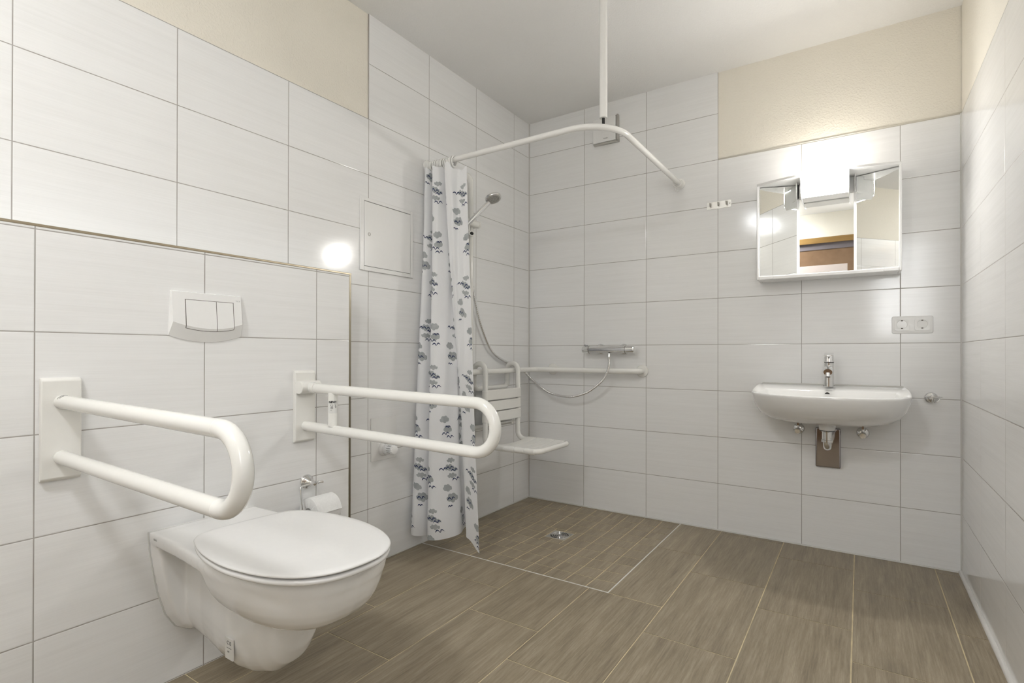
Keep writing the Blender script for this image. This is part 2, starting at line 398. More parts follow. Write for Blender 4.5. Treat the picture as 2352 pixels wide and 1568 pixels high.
def ftile(x0, y0, x1, y1, gg):
    x0 += gg; x1 -= gg; y0 += gg; y1 -= gg
    if x1-x0 < 0.008 or y1-y0 < 0.008: return
    t = [(x0, y0), (x1, y0), (x1, y1), (x0, y1)]
    top = [m.bm.verts.new((x, y, zfall(x, y))) for x, y in t]; bot = [m.bm.verts.new((x, y, zfall(x, y)-0.004)) for x, y in t]
    m._f(top)
    for a in range(4): b = (a+1) % 4; m._f([bot[a], bot[b], top[b], top[a]])
joint = {-1: -1.43, 0: -1.62, 1: -1.235, 2: -1.435, 3: -1.628, 4: -1.237, 5: -0.833, 6: -0.450, 7: -0.655}
XC = 0.322
for k in range(-1, 8):
    x0 = XC + 0.2995*(k-1); x1 = x0+0.2995
    ys = sorted([joint[k] + 0.6*i for i in range(-6, 5)])
    for ya, yb in zip(ys, ys[1:]):
        X0, X1, Y0, Y1 = max(x0, 0), min(x1, RW), max(ya, RY), min(yb, 0)
        if X1 <= X0 or Y1 <= Y0: continue
        # clip against the shower rectangle
        if X0 < SX and Y1 > SY:
            if Y0 < SY: ftile(X0, Y0, min(X1, SX) if X1 > SX else X1, SY, G)
            if X1 > SX:
                ftile(SX, max(Y0, -9), X1, Y1, G) if Y0 >= SY else (ftile(SX, SY, X1, Y1, G), ftile(SX, Y0, X1, SY, G))
        else: ftile(X0, Y0, X1, Y1, G)
gx = [0, 0.004, 0.102, 0.202, 0.302, 0.402, 0.502, 0.602, 0.702, 0.802, 0.902, SX-0.002]
gy = [0, -0.022, -0.122, -0.222, -0.322, -0.422, -0.522, -0.624, -0.724, -0.826, -0.926, SY+0.002]
dr = 0.060
for xa, xb in zip(gx[1:], gx[2:]):
    for ya, yb in zip(gy[1:], gy[2:]):
        ax, bx, ay, by = xa, xb, yb, ya
        # cut tiles around the square drain
        cx0, cx1, cy0, cy1 = DC[0]-dr, DC[0]+dr, DC[1]-dr, DC[1]+dr
        if bx <= cx0 or ax >= cx1 or by <= cy0 or ay >= cy1: ftile(ax, ay, bx, by, G2)
        else:
            if ax < cx0: ftile(ax, ay, cx0, by, G2)
            if bx > cx1: ftile(cx1, ay, bx, by, G2)
            if ay < cy0: ftile(max(ax, cx0), ay, min(bx, cx1), cy0, G2)
            if by > cy1: ftile(max(ax, cx0), cy1, min(bx, cx1), by, G2)
for xa, xb in zip(gx[1:], gx[2:]): ftile(xa, gy[1], xb, 0, 0.001)
fl = struct(m.build('floor', ['fgrout', 'floor'], angle=None, merge=False))
m = MB(); m.tube([(0.0, SY, -0.0015), (SX, SY, -0.0015)], 0.0034, 8); m.tube([(SX, SY, -0.0015), (SX, 0, -0.0015)], 0.0034, 8)
struct(m.build('trim_8', 'silicone'), 'white joint around the shower floor')
# door behind the camera (visible in the mirror)
m = MB(); m.box((DX0, RY-0.09, 0.0), (DX1, RY-0.05, DZ), 0)
dl = MB(); dl.box((DX0+0.05, RY-0.055, 0.005), (DX1-0.05, RY-0.02, DZ-0.115))
door = struct(dl.build('door_1', 'doorleaf'))
m.bm.free()
m = MB(); m.box((DX0+0.17, RY-0.0225, 0.95), (DX1-0.17-0.03, RY-0.0175, 1.915)); m.build('door_panel', 'doorpanel', door, bevel=0.002)
m = MB(); m.box((DX0-0.05, RY-0.02, DZ-0.048), (DX1+0.05, RY+0.018, DZ+0.012)); m.box((DX0-0.05, RY-0.02, 0), (DX0+0.02, RY+0.018, DZ-0.048)); m.box((DX1-0.02, RY-0.02, 0), (DX1+0.05, RY+0.018, DZ-0.048))
m.build('door_frame', 'oak', door, bevel=0.004)
m = MB(); m.box((DX0+0.02, RY-0.05, DZ-0.115), (DX1-0.02, RY-0.012, DZ-0.048)); m.box((DX0+0.02, RY-0.05, 0), (DX0+0.05, RY-0.012, DZ-0.115)); m.box((DX1-0.05, RY-0.05, 0), (DX1-0.02, RY-0.012, DZ-0.115))
m.build('door_rebate', 'rebate', door)
m = MB(); m.box((DX0-0.1, RY-0.12, 0), (DX1+0.1, RY-0.10, DZ+0.1)); m.build('door_backing', 'doorleaf', door)
m = MB(); m.cyl((1.03, RY-0.02, 1.05), (1.03, RY+0.045, 1.05), 0.010); m.tube(fillet([(1.03, RY+0.045, 1.05), (1.15, RY+0.045, 1.05)], 0.01), 0.010)
m.build('door_handle', 'steel', door)

m = MB(); m.box((WX0-0.01, RY-0.03, WZ0-0.01), (WX0+0.012, RY-0.005, WZ1+0.01)); m.box((WX1-0.012, RY-0.03, WZ0-0.01), (WX1+0.01, RY-0.005, WZ1+0.01)); m.box((WX0, RY-0.03, WZ0-0.01), (WX1, RY-0.005, WZ0+0.012)); m.box((WX0, RY-0.03, WZ1-0.012), (WX1, RY-0.005, WZ1+0.01))
fill_frame = struct(m.build('fill_panel_1', 'plastic', bevel=0.002), 'narrow glowing fill-light panel added beside the door')
m = MB(); m.box((WX0, RY-0.024, WZ0), (WX1, RY-0.016, WZ1)); m.build('fill_panel_glow', 'fill_glow', fill_frame)  # unseen glowing panel, added to brighten the far side of the room
# ceiling lamp (outside the frame, behind the camera; it lights the room)
CL = thing('ceiling_lamp', (0.95, -3.40, CZ), 'round opal ceiling lamp above the toilet end of the room', 'ceiling lamp')
m = MB(); m.lathe([(0.15, 0), (0.15, 0.015)], (0.95, -3.40, CZ), (0, 0, -1)); m.build('base', 'plastic', CL)
m = MB(); m.lathe([(0.155, 0.015), (0.160, 0.06)], (0.95, -3.40, CZ), (0, 0, -1), 48, False); m.build('lamp_shade', 'ceillamp', CL)
m = MB(); m.lathe([(0.160, 0.06), (0.150, 0.068), (0.0, 0.072)], (0.95, -3.40, CZ), (0, 0, -1), 48); m.build('lamp_bottom', 'ceillamp2', CL)

# ================================================================== TOILET
YC = -2.165
def egg(xs, hw, n=64):
    """closed outline in plan through (x, half width) pairs, symmetric about YC"""
    up = catmull([Vector((x, h, 0)) for x, h in zip(xs, hw)], 6)
    pts = [(p.x, YC+max(p.y, 0)) for p in up] + [(p.x, YC-max(p.y, 0)) for p in reversed(up[1:-1] if hw[0] == 0 else up[:-1])]
    return pts
T = thing('toilet', (PX, YC, 0.10), 'white wall-hung toilet with closed lid between the two ivory support rails', 'toilet')
m = MB()
def sect_x(x, z0, z1, hw, p=2.6, n=40):
    zc, hz = (z0+z1)/2, (z1-z0)/2; out = []
    for k in range(n):
        t = 2*math.pi*k/n; c, s_ = math.cos(t), math.sin(t)
        out.append(Vector((x, YC + hw*math.copysign(abs(c)**(2/p), c), zc + hz*math.copysign(abs(s_)**(2/p), s_))))
    return out
# trap body
m.loft([sect_x(x, a, b, h, p) for x, a, b, h, p in [
    (PX+0.006, 0.140, 0.44, 0.090, 3), (0.22, 0.130, 0.44, 0.076, 3), (0.30, 0.118, 0.44, 0.076, 3), (0.38, 0.108, 0.43, 0.084, 3),
    (0.46, 0.102, 0.42, 0.090, 2.8), (0.52, 0.107, 0.41, 0.088, 2.6), (0.575, 0.124, 0.40, 0.083, 2.4), (0.618, 0.156, 0.38, 0.074, 2.3), (0.643, 0.196, 0.36, 0.062, 2.2), (0.656, 0.236, 0.34, 0.04, 2.0)]])
# wall flange
fo = [(0.157, 0.4485), (0.155, 0.40), (0.146, 0.34), (0.134, 0.27), (0.113, 0.20), (0.085, 0.155), (0.05, 0.132)]
ring = [(YC-h, z) for h, z in fo] + [(YC+h, z) for h, z in reversed(fo)]
rg = lambda x, k, dz: [Vector((x, YC+(y-YC)*k, z+dz*(0.455-z))) for y, z in ring]
m.loft([rg(PX+0.006, 1.0, 0), rg(PX+0.022, 0.985, 0.02), rg(PX+0.045, 0.93, 0.05)], smooth=True)
# rear deck + bowl rim slab
def plan(z, s_tip, hwm, x0=PX+0.006, deck=0.157):
    xs = [x0, x0+0.001, 0.26, 0.36, 0.45, 0.55, 0.64, 0.72, 0.78, 0.82, 0.85, 0.868, 0.875]
    hw = [deck-0.004, deck, deck+0.002, deck+0.007, 0.172, 0.183, 0.186, 0.176, 0.156, 0.130, 0.098, 0.058, 0]
    q = []
    for x, h in zip(xs, hw):
        X = x if x < 0.45 else 0.45+(x-0.45)*s_tip
        q.append((X, h*hwm))
    up = catmull([Vector((a, b, 0)) for a, b in q[1:]], 5)
    return [Vector((PX+0.006, YC+q[1][1], z))] + [Vector((p.x, YC+max(0, p.y), z)) for p in up] + [Vector((p.x, YC-max(0, p.y), z)) for p in reversed(up[:-1])]
m.loft([plan(0.413, 0.992, 0.972), plan(0.425, 0.996, 0.992), plan(0.436, 1.0, 1.0), plan(0.444, 0.998, 0.995), plan(0.4500, 0.985, 0.975)])
# bowl
def bowl(z, x0, x1, hw, n=48):
    out = []
    for k in range(n):
        t = 2*math.pi*k/n; c, s_ = math.cos(t), math.sin(t); cx = x0*0.52+x1*0.48
        rx = (x1-cx) if c > 0 else (cx-x0)
        out.append(Vector((cx+rx*math.copysign(abs(c)**0.9, c), YC+hw*math.copysign(abs(s_)**0.9, s_), z)))
    return out
def rim_ring(z, f):
    P = [p for p in plan(z, 1.0, 1.0) if p.x > 0.47]
    return [Vector((0.67+(p.x-0.67)*f, YC+(p.y-YC)*f, z)) for p in P]
m.loft([rim_ring(z, f) for z, f in [(0.2960, 0.10), (0.2970, 0.28), (0.3000, 0.43), (0.3060, 0.56), (0.3150, 0.665), (0.3270, 0.755), (0.3430, 0.83), (0.3630, 0.89), (0.3860, 0.935), (0.4100, 0.968), (0.4330, 0.988), (0.4460, 0.996)]])
bo = m.build('bowl', 'ceramic', T, remesh=0.0042, smooth_it=7)
# sound mat between wall and pan
m = MB(); r0 = [(YC-(h-0.001), z-0.0005) for h, z in fo] + [(YC+(h-0.001), z-0.0005) for h, z in reversed(fo)]
m.prism([(PX, y, z) for y, z in r0], (0.0050, 0, 0)); m.build('sound_mat', 'label', T)
for s_ in (-1, 1):
    m = MB(); m.lathe([(0.014, 0), (0.014, 0.012), (0.010, 0.018)], (0.245, YC+s_*0.088, 0.385), (0, s_, 0)); m.cyl((0.245, YC+s_*0.105, 0.385), (0.245, YC+s_*0.108, 0.385), 0.006)
    m.build('bolt_cap', 'plastic', T)
lx = [0.385, 0.392, 0.42, 0.47, 0.55, 0.65, 0.74, 0.80, 0.845, 0.878, 0.897, 0.903, 0.905]
lh = [0.0, 0.105, 0.150, 0.172, 0.189, 0.194, 0.181, 0.161, 0.135, 0.100, 0.062, 0.030, 0.0]
def lidring(z, inset):
    cx = 0.645
    up = catmull([Vector((cx+(a-cx)*(1-inset/0.26), b*(1-inset/0.19), 0)) for a, b in zip(lx, lh)], 6)
    P = [Vector((p.x, YC+max(p.y, 0), z)) for p in up] + [Vector((p.x, YC-max(p.y, 0), z)) for p in reversed(up[1:-1])]
    R = Matrix.Rotation(math.radians(-3.2), 3, 'Z'); C = Vector((0.42, YC, z))
    return [(R @ (p-C))*0.993 + C + Vector((0.006, 0.001, 0)) for p in P]
m = MB(); m.loft([lidring(z, i) for z, i in [(0.4745, 0.020), (0.4738, 0.006), (0.4745, 0.001), (0.4768, 0.0), (0.4790, 0.0012), (0.4806, 0.005), (0.4815, 0.020), (0.4818, 0.07)]])
m.build('lid', 'seat', T, angle=60)
m = MB(); m.loft([lidring(z, i) for z, i in [(0.4575, 0.024), (0.4560, 0.010), (0.4572, 0.0045), (0.4605, 0.0022), (0.4650, 0.0020), (0.4680, 0.0048), (0.4690, 0.012), (0.4693, 0.040)]])
m.build('seat', 'seat', T, angle=60)
for s_ in (-1, 1):
    m = MB(); m.cyl((0.398, YC+s_*0.070-0.018, 0.464), (0.398, YC+s_*0.070+0.018, 0.464), 0.0065); m.box((0.392, YC+s_*0.070-0.016, 0.456), (0.430, YC+s_*0.070+0.016, 0.468))
    m.build('hinge', 'seat', T, bevel=0.002)
# maker's sticker on the near side of the trap
m = MB(); m.box((0.458, YC-0.0915, 0.158), (0.494, YC-0.0880, 0.212)); st = m.build('sticker', 'labelg', T)
yy = YC-0.0918
text('ce_mark', 'C E', 0.013, (0.476, yy, 0.200), (1, 0, 0), (0, 0, 1), 'grey', st, bold=0.0002)
text('print', '\u2022\u2022\u2022\u2022\u2022\u2022\u2022\u2022\u2022\u2022', 0.0065, (0.477, yy, 0.187), (1, 0, 0), (0, 0, 1), 'grey', st)
text('print', '997', 0.006, (0.474, yy, 0.177), (1, 0, 0), (0, 0, 1), 'grey', st)
text('maker_mark', 'VitrA', 0.008, (0.222, YC-0.1585, 0.437), (1, 0, 0), (0, 0, 1), 'lgrey', T)

# flush plate
FP = thing('flush_plate', (PX, YC, 0.985), 'white two-button flush plate with curved lower edge above the toilet', 'flush plate')
def arc_pts(y0, y1, z0, sag, n=16): return [(y0+(y1-y0)*k/n, z0 - sag*(1-(2*k/n-1)**2)) for k in range(n+1)]
ya, yb, zt, zb = -2.271, -2.057, 1.134, 1.003
lo = arc_pts(ya, yb, zb, 0.019); hi = [(yb-0.003, zt), (ya+0.003, zt)]
m = MB(); out = lo + hi
base_r = [Vector((PX, y, z)) for y, z in out]
# front face: full height flat part, lower band slopes back to the wall
mid = arc_pts(ya+0.006, yb-0.004, 1.043, 0.018)
v = lambda pts, x: [m.bm.verts.new((x, y, z)) for y, z in pts]
B = v(lo, PX); Mid = v(mid, PX+0.0190); Lo2 = v([(y, z+0.001) for y, z in lo], PX+0.0030)
tp = [(ya+0.005+(yb-0.005-ya-0.005)*k/16, zt-0.002) for k in range(17)]; Tp = v(tp, PX+0.0100); Tb = v([(y, zt) for y, z in tp], PX)
for k in range(16):
    m._f([B[k], B[k+1], Lo2[k+1], Lo2[k]]); m._f([Lo2[k], Lo2[k+1], Mid[k+1], Mid[k]]); m._f([Mid[k], Mid[k+1], Tp[k+1], Tp[k]]); m._f([Tp[k], Tp[k+1], Tb[k+1], Tb[k]])
m._f([B[0], Lo2[0], Mid[0], Tp[0], Tb[0]]); m._f([B[16], Tb[16], Tp[16], Mid[16], Lo2[16]])
m.build('plate', 'plastic', FP, angle=25, merge=False)
def btn(y0, y1, dark):
    m = MB(); e = 0.0008 if not dark else -0.0006
    n = 12; ymid = -2.1575
    def zl(y, zz, sag): return zz - sag*(1-((y-ymid)/0.073)**2)
    ys = [y0+e+(y1-y0-2*e)*k/n for k in range(n+1)]
    x0 = 0.0
    lo_, md_, tp_ = [], [], []
    dx = 0.0009 if not dark else 0.0004
    def surf(y, z):          # x of the plate's face at height z
        zm = 1.043-0.018*(1-((y-ymid)/0.104)**2); zbt = 1.003-0.019*(1-((y-ymid)/0.107)**2)
        return (0.019+(0.010-0.019)*(z-zm)/(1.132-zm)) if z > zm else (0.003+(0.019-0.003)*(z-zbt)/(zm-zbt))
    zlo = [zl(y, 1.0255+e, 0.0085) for y in ys]; zmd = [1.043-0.018*(1-((y-ymid)/0.104)**2) for y in ys]
    L = [m.bm.verts.new((PX+surf(y, z)+dx, y, z)) for y, z in zip(ys, zlo)]; Md = [m.bm.verts.new((PX+0.019+dx, y, z)) for y, z in zip(ys, zmd)]; Tp_ = [m.bm.verts.new((PX+surf(y, 1.110-e)+dx, y, 1.110-e)) for y in ys]
    Bk = [m.bm.verts.new((PX+0.001, y, z)) for y, z in zip(ys, zlo)]; Bt = [m.bm.verts.new((PX+0.001, y, 1.110-e)) for y in ys]
    for k in range(n):
        m._f([L[k], L[k+1], Md[k+1], Md[k]]); m._f([Md[k], Md[k+1], Tp_[k+1], Tp_[k]]); m._f([Bk[k], Bk[k+1], L[k+1], L[k]]); m._f([Tp_[k], Tp_[k+1], Bt[k+1], Bt[k]])
    m._f([Bk[0], L[0], Md[0], Tp_[0], Bt[0]]); m._f([Bk[n], Bt[n], Tp_[n], Md[n], L[n]])
    return m.build('button_gap' if dark else 'flush_button', 'gap' if dark else 'plastic', FP, angle=25, merge=False)
btn(-2.2300, -2.0870, True); btn(-2.2295, -2.1400, False); btn(-2.1398, -2.0875, False)
text('maker_mark', 'TECE', 0.0062, (PX+0.0115, -2.072, 1.116), (0, 1, 0), (0, 0, 1), 'lgrey', FP)

# ================================================================== SUPPORT RAILS
def rail(y, drop, label, strut):
    t = thing('support_rail', (PX, y, 0.76), label, 'support rail')
    m = MB(); a = (PX, y-0.0405, 0.635); b = (PX+0.017, y+0.0405, 0.8905)
    pr_ = [(0.0, 0.0), (0.0, 0.081), (0.017, 0.081-0.0), (0.017, 0.0)]
    # vertical plate with bevelled top and bottom ends
    prof = [(PX, a[2]), (PX+0.008, a[2]), (PX+0.017, a[2]+0.007), (PX+0.017, b[2]-0.007), (PX+0.008, b[2]), (PX, b[2])]
    m.prism([(x, y-0.0405, z) for x, z in prof], (0, 0.081, 0)); m.build('wall_plate', 'nylon_m', t, bevel=0.003, seg=3)
    x1 = 0.998 if not strut else 1.0165; R = 0.069
    zu0, zl0 = (0.8300, 0.6925); zu1, zl1 = zu0-drop, zl0-drop
    xs = x1-R
    m = MB()
    p = [(PX+0.012, y, zu0), (xs, y, zu1)]
    cz = (zu1+zl1)/2
    for k in range(1, 24):
        a_ = math.pi/2 - math.pi*k/24; p.append((xs+R*math.cos(a_), y, cz+(zu1-cz)*math.sin(a_)))
    p += [(xs, y, zl1), (PX+0.012, y, zl0)]
    m.tube(p, 0.0168, 28); m.build('bar', 'nylon', t)
    for xx, zz in ((xs-0.005, zu1), (xs-0.005, zl1)):
        m = MB(); m.torus((xx, y, zz), (1, 0, 0), 0.0167, 0.00035, 28, 6); m.build('joint_ring', 'nylon_m', t)
    if strut:
        m = MB(); m.cyl((0.338, y, zu0-0.012), (0.338, y, zl0+0.010), 0.0165, 28); s_ = m.build('strut', 'nylon', t)
        m = MB(); m.tube([(0.338, y, 0.748), (0.338, y, 0.790)], 0.0167, 28, False); lb = m.build('label_sleeve', 'label', s_)
        d = Vector((1.84-0.338, -3.0-y, 0)).normalized(); sd = Vector((-d.y, d.x, 0))
        c = Vector((0.338, y, 0)) + d*0.0172
        text('print', 'NEW!', 0.0095, c + sd*(-0.001) + Vector((0, 0, 0.786)), sd, (0, 0, 1), 'black', lb, bold=0.0004)
        text('print', 'BC', 0.0120, c + sd*(-0.003) + Vector((0, 0, 0.771)), (0, 0, 1), -sd, 'grey', lb)
        text('print', '\u2022\u2022', 0.008, c + sd*(-0.006) + Vector((0, 0, 0.759)), sd, (0, 0, 1), 'grey', lb)
        m = MB(); q = c + sd*0.0085 - d*0.002; 
        m.tube([q+Vector((0, 0, 0.781))-sd*0.003, q+Vector((0, 0, 0.768))+sd*0.002-d*0.001], 0.0006, 6); m.tube([q+Vector((0, 0, 0.779))-sd*0.0045, q+Vector((0, 0, 0.766))+sd*0.0005-d*0.0005], 0.0006, 6)
        m.build('print', 'grey', lb)
        # pivot housing of the hinged rail
        m = MB(); m.cyl((PX+0.034, y-0.0405, zu0+0.001), (PX+0.034, y+0.0405, zu0+0.001), 0.0225, 32); m.box((PX+0.010, y-0.0395, zu0-0.021), (PX+0.034, y+0.0395, zu0+0.023))
        m.build('pivot_housing', 'nylon_m', t, bevel=0.002)
        m = MB(); m.cyl((PX+0.050, y, zu0), (PX+0.078, y, zu0-0.0005), 0.0195, 28); m.build('sleeve', 'nylon', t, bevel=0.001)
    else:
        for xx in (PX+0.036, PX+0.046):
            pass
        c0 = Vector((0, y, zu0)); 
        for k, (xx, n_, sz) in enumerate(((PX+0.034, 9, 0.004), (PX+0.045, 4, 0.0035))):
            m = MB()
            for j in range(n_):
                a_ = math.radians(35+j*9+k*10); d = Vector((0, -math.cos(a_), math.sin(a_)))
                q = Vector((xx, y, zu0-0.0005)) + d*0.01685
                m.box(q-Vector((0.0012, 0.0009, 0.0009)), q+Vector((0.0012, 0.0009, 0.0009)))
            m.build('print', 'grey', t)
    return t
rail(-2.518, 0.008, 'ivory U-shaped support rail on the near left side of the toilet', False)
rail(-1.827, 0.0155, 'hinged ivory U-shaped support rail with labelled strut, beyond the toilet', True)

# ================================================================== PAPER HOLDER
H = thing('paper_holder', (PX, -1.811, 0.488), 'small chrome toilet paper holder on the tiled ledge beyond the toilet', 'paper holder')
m = MB(); m.lathe([(0.027, 0), (0.027, 0.004), (0.022, 0.010), (0.017, 0.014), (0.012, 0.026), (0.0085, 0.030), (0.0075, 0.050), (0.0, 0.052)], (PX, -1.811, 0.488), (1, 0, 0)); m.build('wall_rose', 'chrome', H)
m = MB(); m.tube(fillet([(0.216, -1.780, 0.488), (0.216, -1.868, 0.488), (0.235, -1.868, 0.392), (0.235, -1.73, 0.392)], [0.010, 0.012]), 0.0034, 12)
m.cyl((0.216, -1.776, 0.488), (0.216, -1.794, 0.488), 0.0055); m.build('wire_arm', 'chrome', H)
RO = thing('toilet_roll', (0.235, -1.795, 0.34), 'white toilet paper roll on the chrome holder with its loose sheet hanging over', 'toilet roll')
m = MB(); ax0, ax1, rc, rr = -1.848, -1.748, 0.021, 0.052
cx_, cz_ = 0.235, 0.392
O = (cx_, ax0, cz_)
m.lathe([(rc, 0.001), (rr-0.002, 0.0), (rr, 0.0015), (rr, 0.0985), (rr-0.002, 0.1), (rc, 0.099)], O, (0, 1, 0), 56, False)
m.lathe([(rc, 0.001), (rc, 0.099)], O, (0, 1, 0), 40, False); m.build('roll', 'paper', RO)
m = MB(); m.lathe([(rc, 0.0), (rc-0.0015, 0.0), (rc-0.0015, 0.1), (rc, 0.1)], O, (0, 1, 0), 32, False); m.build('core', 'paper', RO)
m = MB(); path = []
for k in range(15):
    a_ = math.radians(150 - k*9.5); path.append((cx_+(rr+0.0012)*math.cos(a_), cz_+(rr+0.0012)*math.sin(a_)))
path += [(cx_+(rr+0.004), cz_+0.010-0.004)]
rings = [[Vector((x, ax0+0.001, z)), Vector((x, ax1-0.001, z)), Vector((x-0.0006, ax1-0.001, z-0.0006)), Vector((x-0.0006, ax0+0.001, z-0.0006))] for x, z in path]
m.loft(rings, smooth=False); m.build('loose_sheet', 'paper', RO)

# ================================================================== ACCESS PANEL, HEATING VALVE, VENT
A = thing('access_panel', (0, -1.261, 1.32), 'white metal access hatch with small round lock left of the shower curtain', 'access panel')
m = MB(); y0, y1, z0, z1 = -1.425, -1.097, 1.321, 1.646
i0, i1, j0, j1 = -1.404, -1.115, 1.340, 1.631
for a, b in (((0, y0, z0), (0.006, i0, z1)), ((0, i1, z0), (0.006, y1, z1)), ((0, i0, z0), (0.006, i1, j0)), ((0, i0, j1), (0.006, i1, z1))): m.box(a, b)
m.build('frame', 'enamel', A, bevel=0.0015)
m = MB(); m.box((0, i0, j0), (0.0015, i1, j1)); m.build('gap', 'gap', A)
m = MB(); m.box((0.0015, i0+0.0015, j0+0.0015), (0.0062, i1-0.0015, j1-0.0025)); dr_ = m.build('door', 'enamel', A, bevel=0.001)
m = MB(); m.torus((0.0065, -1.375, 1.485), (1, 0, 0), 0.0065, 0.0016, 28, 8); m.build('lock', 'steel', dr_)
V = thing('heating_valve', (0, -1.28, 0.46), 'white square wall plate with ribbed thermostat knob below the access hatch', 'thermostat valve')
m = MB(); m.box((0, -1.359, 0.461), (0.004, -1.204, 0.658)); m.build('cover_plate', 'enamel', V, bevel=0.001)
m = MB(); m.lathe([(0.034, 0.004), (0.032, 0.012), (0.026, 0.018), (0.026, 0.028)], (0, -1.284, 0.512), (1, 0, 0)); m.build('collar', 'plastic', V)
kb = MB(); rings = []
for h, r_ in ((0.026, 0.0225), (0.030, 0.0245), (0.036, 0.0245), (0.040, 0.0235), (0.068, 0.0225), (0.076, 0.0195), (0.079, 0.012), (0.0795, 0.001)):
    ring_ = []
    for k in range(96):
        a_ = 2*math.pi*k/96; rib = 0.0011*(1 if (k//3) % 2 else -1) if 0.040 <= h <= 0.076 else 0
        ring_.append(Vector((h, -1.284+(r_+rib)*math.cos(a_), 0.512+(r_+rib)*math.sin(a_))))
    rings.append(ring_)
kb.loft(rings); kn = kb.build('knob', 'plastic', V, angle=25)
m = MB()
for j in range(-3, 5):
    a_ = math.radians(j*13+160); d = Vector((0, math.cos(a_), math.sin(a_)))
    q0 = Vector((0.044, -1.284, 0.512)) + d*0.0234; q1 = Vector((0.066, -1.284, 0.512)) + d*0.0228; m.tube([q0, q1], 0.0009, 6)
m.build('knob_slots', 'grey', kn)
text('maker_mark', 'oventrop', 0.0065, (0.0042, -1.2305, 0.478), (0, 1, 0), (0, 0, 1), 'grey', V)
V = thing('extractor_vent', (0.56, 0, 2.222), 'square white extractor fan cover with metal edging behind the bend of the curtain rod', 'extractor fan')
m = MB(); m.box((0.478, -0.030, 2.232), (0.622, -0.001, 2.378)); m.build('cover', 'plastic', V, bevel=0.002)
m = MB(); m.box((0.478, -0.022, 2.223), (0.636, 0, 2.2305)); m.box((0.6255, -0.022, 2.223), (0.636, 0, 2.385)); m.build('edging', 'steel', V, bevel=0.001)
m = MB(); m.box((0.484, -0.018, 2.226), (0.629, -0.002, 2.236)); m.box((0.618, -0.018, 2.226), (0.629, -0.002, 2.38)); m.build('air_gap', 'gap', V)
text('maker_mark', 'limodor', 0.009, (0.560, -0.0305, 2.252), (1, 0, 0), (0, 0, 1), 'lgrey', V)

# ================================================================== CURTAIN ROD + RINGS + CURTAIN
ZRD = 1.905
RD = thing('curtain_rod', (0.5, -0.985, ZRD), 'white L-shaped shower curtain rod hung from the ceiling on a pole', 'curtain rod')
m = MB(); m.tube(fillet([(0.0, -0.988, ZRD), (0.995, -0.988, ZRD), (0.995, 0.0, ZRD)], 0.19, 24), 0.0135, 24); m.build('rod', 'rodw', RD)
m = MB(); m.lathe([(0.030, 0), (0.030, 0.006), (0.020, 0.012), (0.0175, 0.030)], (0, -0.988, ZRD), (1, 0, 0)); m.build('wall_flange', 'rodw', RD)
m = MB(); m.lathe([(0.030, 0), (0.030, 0.006), (0.021, 0.012), (0.0175, 0.030)], (0.995, 0, ZRD), (0, -1, 0)); m.build('wall_flange', 'rodw', RD)
PC = (0.941, -0.934)
m = MB(); m.cyl((*PC, 1.942), (*PC, CZ), 0.0165, 32); po = m.build('ceiling_pole', 'rodw', RD, bevel=0.001)
m = MB(); m.cyl((*PC, 1.915), (*PC, 1.945), 0.0062); lab(m.build('pole_screw', 'black', RD), 'black threaded pin under the pole')
def ring_obj(x, y, axis, label, group, name='curtain_ring', tilt=0.0, R=0.0225):
    A_ = Matrix.Rotation(tilt, 3, 'Y') @ Vector(axis)
    m = MB(); m.torus((x, y, ZRD-0.0100), A_, 0.0250, 0.0042, 40, 10)
    return m
rg0 = ring_obj(0, 0, (1, 0.10, 0), '', '').build('curtain_ring', 'rodw')
rg0.location = rg0.location  # geometry centred on its own origin
zz0 = rg0.location.z
first = True
xr = [0.018+0.0112*i for i in range(15)]
for i, x in enumerate(xr):
    o = rg0 if first else rg0.copy()
    if not first: COL.objects.link(o)
    first = False
    o.location = (x + random.uniform(-0.0012, 0.0012), -0.988, zz0 + random.uniform(-0.0012, 0.0004)); o.rotation_euler = (0, math.radians(random.uniform(2, 10)), math.radians(random.uniform(-5, 5)))
    tag(o, 'white curtain ring in the tight bunch of rings at the left end of the rod', 'curtain ring', 'bunched curtain rings')
t = thing('curtain_ring', (0.995, -0.052, ZRD), 'single white curtain ring with empty hook at the far wall end of the rod', 'curtain ring')
m = MB(); m.torus((0.995, -0.052, ZRD-0.0085), (0.10, 1, -0.05), 0.0225, 0.0036, 40, 10); m.build('ring', 'rodw', t)
m = MB(); m.tube(fillet([(0.995, -0.052, ZRD-0.032), (0.995, -0.052, ZRD-0.056), (1.006, -0.056, ZRD-0.056), (1.006, -0.058, ZRD-0.040)], 0.004, 6), 0.0028, 10)
m.tube([(0.986, -0.052, ZRD-0.031), (0.986, -0.052, ZRD-0.050)], 0.0028, 10); m.build('hook', 'rodw', t)

